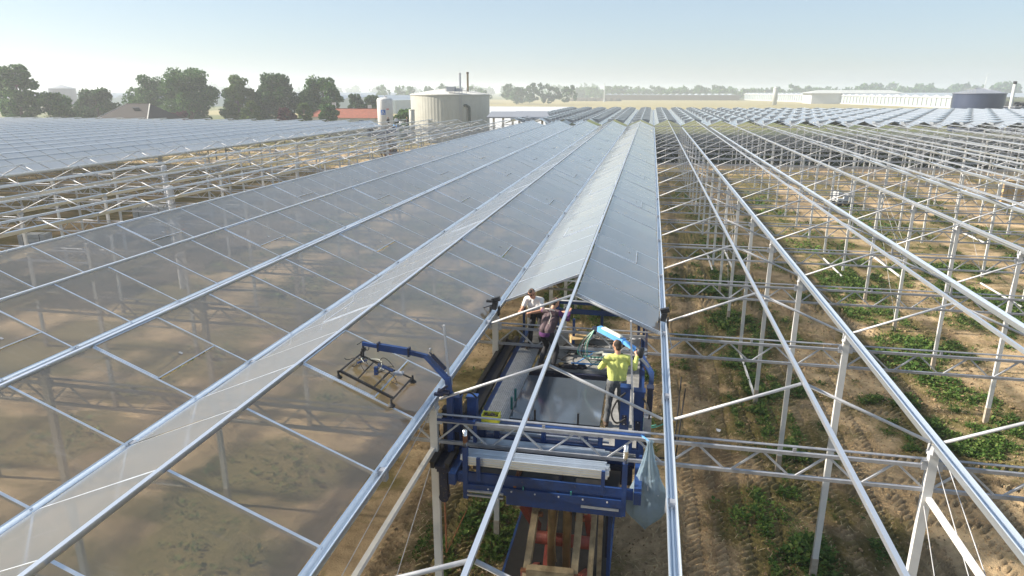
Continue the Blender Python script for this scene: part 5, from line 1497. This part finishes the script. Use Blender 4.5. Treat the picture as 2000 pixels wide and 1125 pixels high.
def person(label, loc, rz, J, mats, voxel=.0095, sleeves='short', group=None, parts=True):
    """J: joint positions in the figure's own frame, facing +Y"""
    t = thing('person', label, 'person', loc, rz, group)
    pr_ = []
    V = lambda k: Vector(J[k])
    pel, chest, neck, head = V('pelvis'), V('chest'), V('neck'), V('head')
    hipL, hipR = pel + Vector((-.095, 0, -.04)), pel + Vector((.095, 0, -.04))
    shL, shR = V('shL'), V('shR')
    for s in (-1, 1):
        pr_.append(('pants', pel + Vector((s * .075, -.01, 0)), pel + Vector((s * .085, 0, -.05)), .115, .108))
        pr_.append(('shirt', pel + Vector((s * .07, 0, .09)), (pel + chest) / 2 + Vector((s * .075, 0, .02)), .112, .115))
        pr_.append(('shirt', (pel + chest) / 2 + Vector((s * .075, 0, .02)), chest + Vector((s * .085, 0, .0)), .115, .122))
    pr_.append(('shirt', chest, (shL + shR) / 2 - Vector((0, 0, .03)), .12, .09))
    mid = (shL + shR) / 2
    pr_.append(('shirt', shL * .9 + mid * .1, mid, .070, .085)); pr_.append(('shirt', shR * .9 + mid * .1, mid, .070, .085))
    pr_.append(('skin', mid + Vector((0, 0, .0)), head - (head - mid) * .45, .058, .054))
    # head: facing direction f
    f = Vector(J.get('face', (0, 1, -.1))).normalized(); lat = f.cross(Vector((0, 0, 1))).normalized(); upv = lat.cross(f)
    pr_.append(('skin', head - upv * .035 + f * .012, head + upv * .035, .074, .082))
    pr_.append(('skin', head - upv * .075 + f * .038, head - upv * .05 + f * .03, .045, .055))
    pr_.append(('skin', head + f * .088 - upv * .012, head + f * .070 + upv * .018, .013, .009))
    pr_.append(('lip', head + f * .086 - upv * .050 - lat * .014, head + f * .086 - upv * .050 + lat * .014, .007, .007))
    for s in (-1, 1):
        pr_.append(('skin', head + lat * s * .083 - upv * .015, head + lat * s * .085 + upv * .018, .014, .016))
        pr_.append(('hair', head + f * .078 + lat * s * .032 + upv * .014, head + f * .078 + lat * s * .034 + upv * .014, .009, .009))
        pr_.append(('hair', head + f * .078 + lat * s * .022 + upv * .030, head + f * .072 + lat * s * .046 + upv * .030, .007, .007))
    pr_.append(('hair', head + upv * .040 - f * .014, head + upv * .058 + f * .012, .083, .066))
    pr_.append(('hair', head - upv * .030 - f * .032, head + upv * .03 - f * .020, .060, .076))
    for sd_, s, sh in (('L', -1, shL), ('R', 1, shR)):
        el, wr = V('el' + sd_), V('wr' + sd_)
        pr_.append(('shirt' if sleeves != 'vest' else 'sleeve', sh, sh + (el - sh) * (.62 if sleeves == 'short' else 1), .063, .056 if sleeves == 'short' else .050))
        if sleeves == 'short':
            pr_.append(('skin', sh + (el - sh) * .5, el, .046, .041)); pr_.append(('skin', el, wr, .042, .029))
        else:
            tg = 'shirt' if sleeves == 'long' else 'sleeve'
            pr_.append((tg, el, el + (wr - el) * .80, .050, .040)); pr_.append(('skin', el + (wr - el) * .7, wr, .032, .028))
        hand(pr_, wr, (wr - el) + Vector(J.get('hd' + sd_, (0, 0, 0))), s, 'glove' if J.get('glove') else 'skin', J.get('curl', .8))
        hp = hipL if s < 0 else hipR; kn, an = V('kn' + sd_), V('an' + sd_)
        pr_.append(('pants', hp, kn, .095, .068)); pr_.append(('pants', kn, an + Vector((0, 0, .03)), .066, .056))
        toe = an + Vector(J.get('toe' + sd_, (s * .03, .17, -.045)))
        pr_.append(('shoe', an + Vector((0, -.04, -.045)), toe, .045, .040)); pr_.append(('shoe', an + Vector((0, -.01, -.01)), an + Vector((0, 0, .03)), .052, .052))
    mb = MB()
    for (_t, p, q, r1, r2_) in pr_: capsule(mb, p, q, r1, r2_)
    me = mb.mesh('tmp_body', [])
    ob = bpy.data.objects.new('tmp_body', me); COL.objects.link(ob)
    md = ob.modifiers.new('r', 'REMESH'); md.mode = 'VOXEL'; md.voxel_size = voxel; md.use_smooth_shade = True
    ms = ob.modifiers.new('s', 'SMOOTH'); ms.iterations = 3; ms.factor = .5
    dg = bpy.context.evaluated_depsgraph_get(); dg.update()
    body = bpy.data.meshes.new_from_object(ob.evaluated_get(dg))
    bpy.data.objects.remove(ob); bpy.data.meshes.remove(me)
    names = ['skin', 'shirt', 'pants', 'shoe', 'hair', 'sleeve', 'glove', 'lip']
    body.materials.clear()
    for k_ in names: body.materials.append(M[mats.get(k_, 'skin')])
    nv_ = len(body.vertices); co = np.empty(nv_ * 3, np.float32); body.vertices.foreach_get('co', co); co = co.reshape(-1, 3)
    # soft folds in the cloth
    npol = len(body.polygons); ctr = np.empty(npol * 3, np.float32); body.polygons.foreach_get('center', ctr); ctr = ctr.reshape(-1, 3)
    best = np.full(npol, 1e9); bi = np.zeros(npol, np.int32)
    for (tg, p, q, r1, r2_) in pr_:
        p = np.array(p[:]); q = np.array(q[:]); d = q - p; L2 = max(1e-9, d @ d)
        tt = np.clip(((ctr - p) @ d) / L2, 0, 1); ds = np.linalg.norm(ctr - (p + tt[:, None] * d), axis=1) - (r1 + (r2_ - r1) * tt)
        if tg == 'lip': ds -= .002
        if tg in ('shirt', 'sleeve'): ds -= .003
        up_ = ds < best; best[up_] = ds[up_]; bi[up_] = names.index(tg)
    body.polygons.foreach_set('material_index', bi)
    cl = np.zeros(nv_, bool)
    nrm_ = np.empty(nv_ * 3, np.float32); body.vertices.foreach_get('normal', nrm_); nrm_ = nrm_.reshape(-1, 3)
    fold = (fbm(co[:, 0] * 16 + co[:, 2] * 9 + 50, co[:, 2] * 11 - co[:, 1] * 8 + 50, 2) - .5) * .022
    hz_ = (co[:, 2] < float(head.z) - .16) & (co[:, 2] > .1)
    vm_ = np.zeros(nv_, np.float32)
    for pidx, poly in enumerate(body.polygons):
        if bi[pidx] in (1, 2, 5):
            for v_ in poly.vertices: vm_[v_] = 1
    co = co + nrm_ * (fold * vm_ * hz_)[:, None]
    body.vertices.foreach_set('co', co.ravel().astype(np.float32))
    body.polygons.foreach_set('use_smooth', np.ones(npol, bool)); body.update()
    put('body', body, t)
    return t, head, f, lat, upv


# worker in the yellow shirt, seen from behind, right hand on the arm's control head
person('worker in a yellow long sleeved shirt seen from behind', (-.90, 1.62, DZ), R(6), dict(
    pelvis=(0, -.02, .93), chest=(0, .02, 1.24), neck=(0, .03, 1.44), head=(-.01, .07, 1.61), face=(-.35, 1, -.42), shL=(-.19, .02, 1.39), shR=(.19, .02, 1.39),
    elL=(-.31, .08, 1.17), wrL=(-.22, .33, 1.10), elR=(.33, .08, 1.17), wrR=(.38, .26, 1.36), knL=(-.13, .03, .49), anL=(-.17, -.02, .09), knR=(.10, .05, .49), anR=(.13, .02, .09), curl=1.0),
    dict(skin='skin', shirt='yshirt', pants='grey', shoe='shoe', hair='hair', lip='redlogo'), sleeves='long')
ctl = thing('control_head', 'black control head gripped by the worker in yellow', 'control', (-.50, 1.95, 6.80))
MB().lathe([(.03, -.10), (.06, -.08), (.075, 0), (.06, .08), (.02, .10)], n=12).box((0, .05, .06), (.16, .06, .05)).build('grip', M['black'], ctl, True)
MB().bar((0, 0, -.08), (.18, .2, -.35), .04, .04).build('stem', M['galvd'], ctl)
# worker in white, leaning forward over the rafter
_, hd, f, lat, upv = person('dark haired worker in a white T-shirt and sunglasses leaning on the rafter', (-3.04, 5.30, DZ + .02), R(172), dict(
    pelvis=(0, -.06, .92), chest=(0, .12, 1.20), neck=(0, .22, 1.36), head=(.02, .32, 1.53), face=(.25, 1, -.55), shL=(-.19, .17, 1.34), shR=(.19, .17, 1.34),
    elL=(-.26, .34, 1.13), wrL=(-.02, .52, 1.10), elR=(.24, .38, 1.12), wrR=(.20, .62, 1.16), knL=(-.13, .06, .49), anL=(-.15, -.02, .09), knR=(.13, .03, .49), anR=(.17, -.06, .09), curl=1.1),
    dict(skin='skin', shirt='wshirt', pants='navy', shoe='shoe', hair='hair', lip='redlogo'), sleeves='short')
wt = [o for o in COL.objects if o.get('label', '').startswith('dark haired worker')][0]
sg = MB()
for s in (-1, 1): sg.box(hd + f * .088 + lat * s * .034 + upv * .016, (.052, .012, .036), Matrix((lat, f, upv)).transposed())
for s in (-1, 1): sg.box(hd + f * .045 + lat * s * .088 + upv * .022, (.006, .09, .008), Matrix((lat, f, upv)).transposed())
sg.build('sunglasses', M['lens'], wt)
MB().lathe([(.172, .95), (.180, .97), (.180, 1.0), (.172, 1.02)], (0, -.04, 0), 20, cap=False).box((.16, .02, .90), (.07, .12, .16)).box((-.17, -.02, .91), (.06, .10, .14)).build('tool_belt', M['shoe'], wt)
# worker in the dark vest with purple sleeves, drilling
_, hd, f, lat, upv = person('worker in a dark vest with purple sleeves working with a drill', (-2.58, 4.18, DZ + .02), R(-22), dict(
    pelvis=(0, -.08, .86), chest=(.02, .06, 1.17), neck=(.03, .15, 1.36), head=(.05, .23, 1.53), face=(.55, 1, -.15), shL=(-.18, .10, 1.33), shR=(.21, .12, 1.33),
    elL=(-.20, .36, 1.14), wrL=(.08, .52, 1.22), elR=(.34, .30, 1.14), wrR=(.26, .54, 1.27), knL=(-.13, .16, .47), anL=(-.16, -.06, .09), knR=(.14, .16, .47), anR=(.16, -.02, .09), curl=1.3),
    dict(skin='skin', shirt='vest', pants='navy', shoe='shoe', hair='hair', sleeve='purple', lip='redlogo'), sleeves='vest')
pw = [o for o in COL.objects if o.get('label', '').startswith('worker in a dark vest')][0]
MB().path(curve([(-.09, .02, 1.40), (-.07, -.01, 1.42), (0.03, .0, 1.425), (.11, .02, 1.41), (.13, .05, 1.39)], 8), .012, 6).build('collar', M['collar'], pw, True)
MB().path(curve([(.05, -.035, 1.40), (.10, -.05, 1.30), (.075, -.085, 1.15), (.07, -.10, 1.0), (.10, -.11, .90), (.06, -.10, .86)], 8), .006, 5).build('cord', M['collar'], pw, True)
MB().lathe([(.165, .82), (.175, .86), (.165, .92)], (0, -.075, 0), 20, cap=False).build('shirt_hem', M['purple'], pw, True)
dr = thing('cordless_drill', 'dark cordless drill in the hands of the vest worker', 'drill', (-2.23, 4.70, 6.72), R(-30))
MB().tube((0, -.08, 0), (0, .12, 0), .035, n=10).tube((0, .12, 0), (0, .2, .0), .015, n=8).build('body', M['black'], dr, True)
MB().box((0, -.04, -.09), (.035, .05, .14)).build('grip', M['rubber'], dr)
MB().box((0, -.03, -.18), (.07, .10, .06)).build('battery', M['rust'], dr)
# distant workers at the far platform
stand = dict(pelvis=(0, 0, .93), chest=(0, .02, 1.24), neck=(0, .02, 1.44), head=(0, .04, 1.61), face=(0, 1, -.1), shL=(-.19, 0, 1.39), shR=(.19, 0, 1.39), elL=(-.30, .05, 1.12), wrL=(-.24, .25, 1.0), elR=(.32, .10, 1.15), wrR=(.25, .35, 1.25), knL=(-.1, .03, .49), anL=(-.11, -.02, .09), knR=(.1, .04, .49), anR=(.12, 0, .09))
for (x, y, rz_, sh, lab) in ((-37.2, 92.2, 2.4, 'navy', 'tiny dark figure at the right of the distant platform'), (-40.0, 91.5, 1.2, 'navy', 'tiny dark figure at the left of the distant platform'), (-38.9, 92.0, .5, 'wshirt', 'tiny figure in white on the distant platform')):
    person(lab, (x, y, 6.0), rz_, stand, dict(skin='skin', shirt=sh, pants='navy', shoe='shoe', hair='hair', lip='skin'), voxel=.03, sleeves='long', group='distant workers')
#END3

# ------------------------------------------------------------------ haze
hz = MB().box((0, 1900, 15.0), (7400, 4200, 33.0)).build('haze', [])
hm = bpy.data.materials.new('morning_haze'); hm.use_nodes = True
for _n in list(hm.node_tree.nodes): hm.node_tree.nodes.remove(_n)
_o = nd(hm.node_tree, 'ShaderNodeOutputMaterial'); _v = nd(hm.node_tree, 'ShaderNodeVolumePrincipled')
_v.inputs['Color'].default_value = (.90, .95, 1.0, 1); _v.inputs['Density'].default_value = HAZE; _v.inputs['Anisotropy'].default_value = .35
hm.node_tree.links.new(_v.outputs[0], _o.inputs['Volume'])
hz.data.materials.append(hm)
tag(hz, 'thin pale morning haze over the far fields', 'haze', kind='stuff')
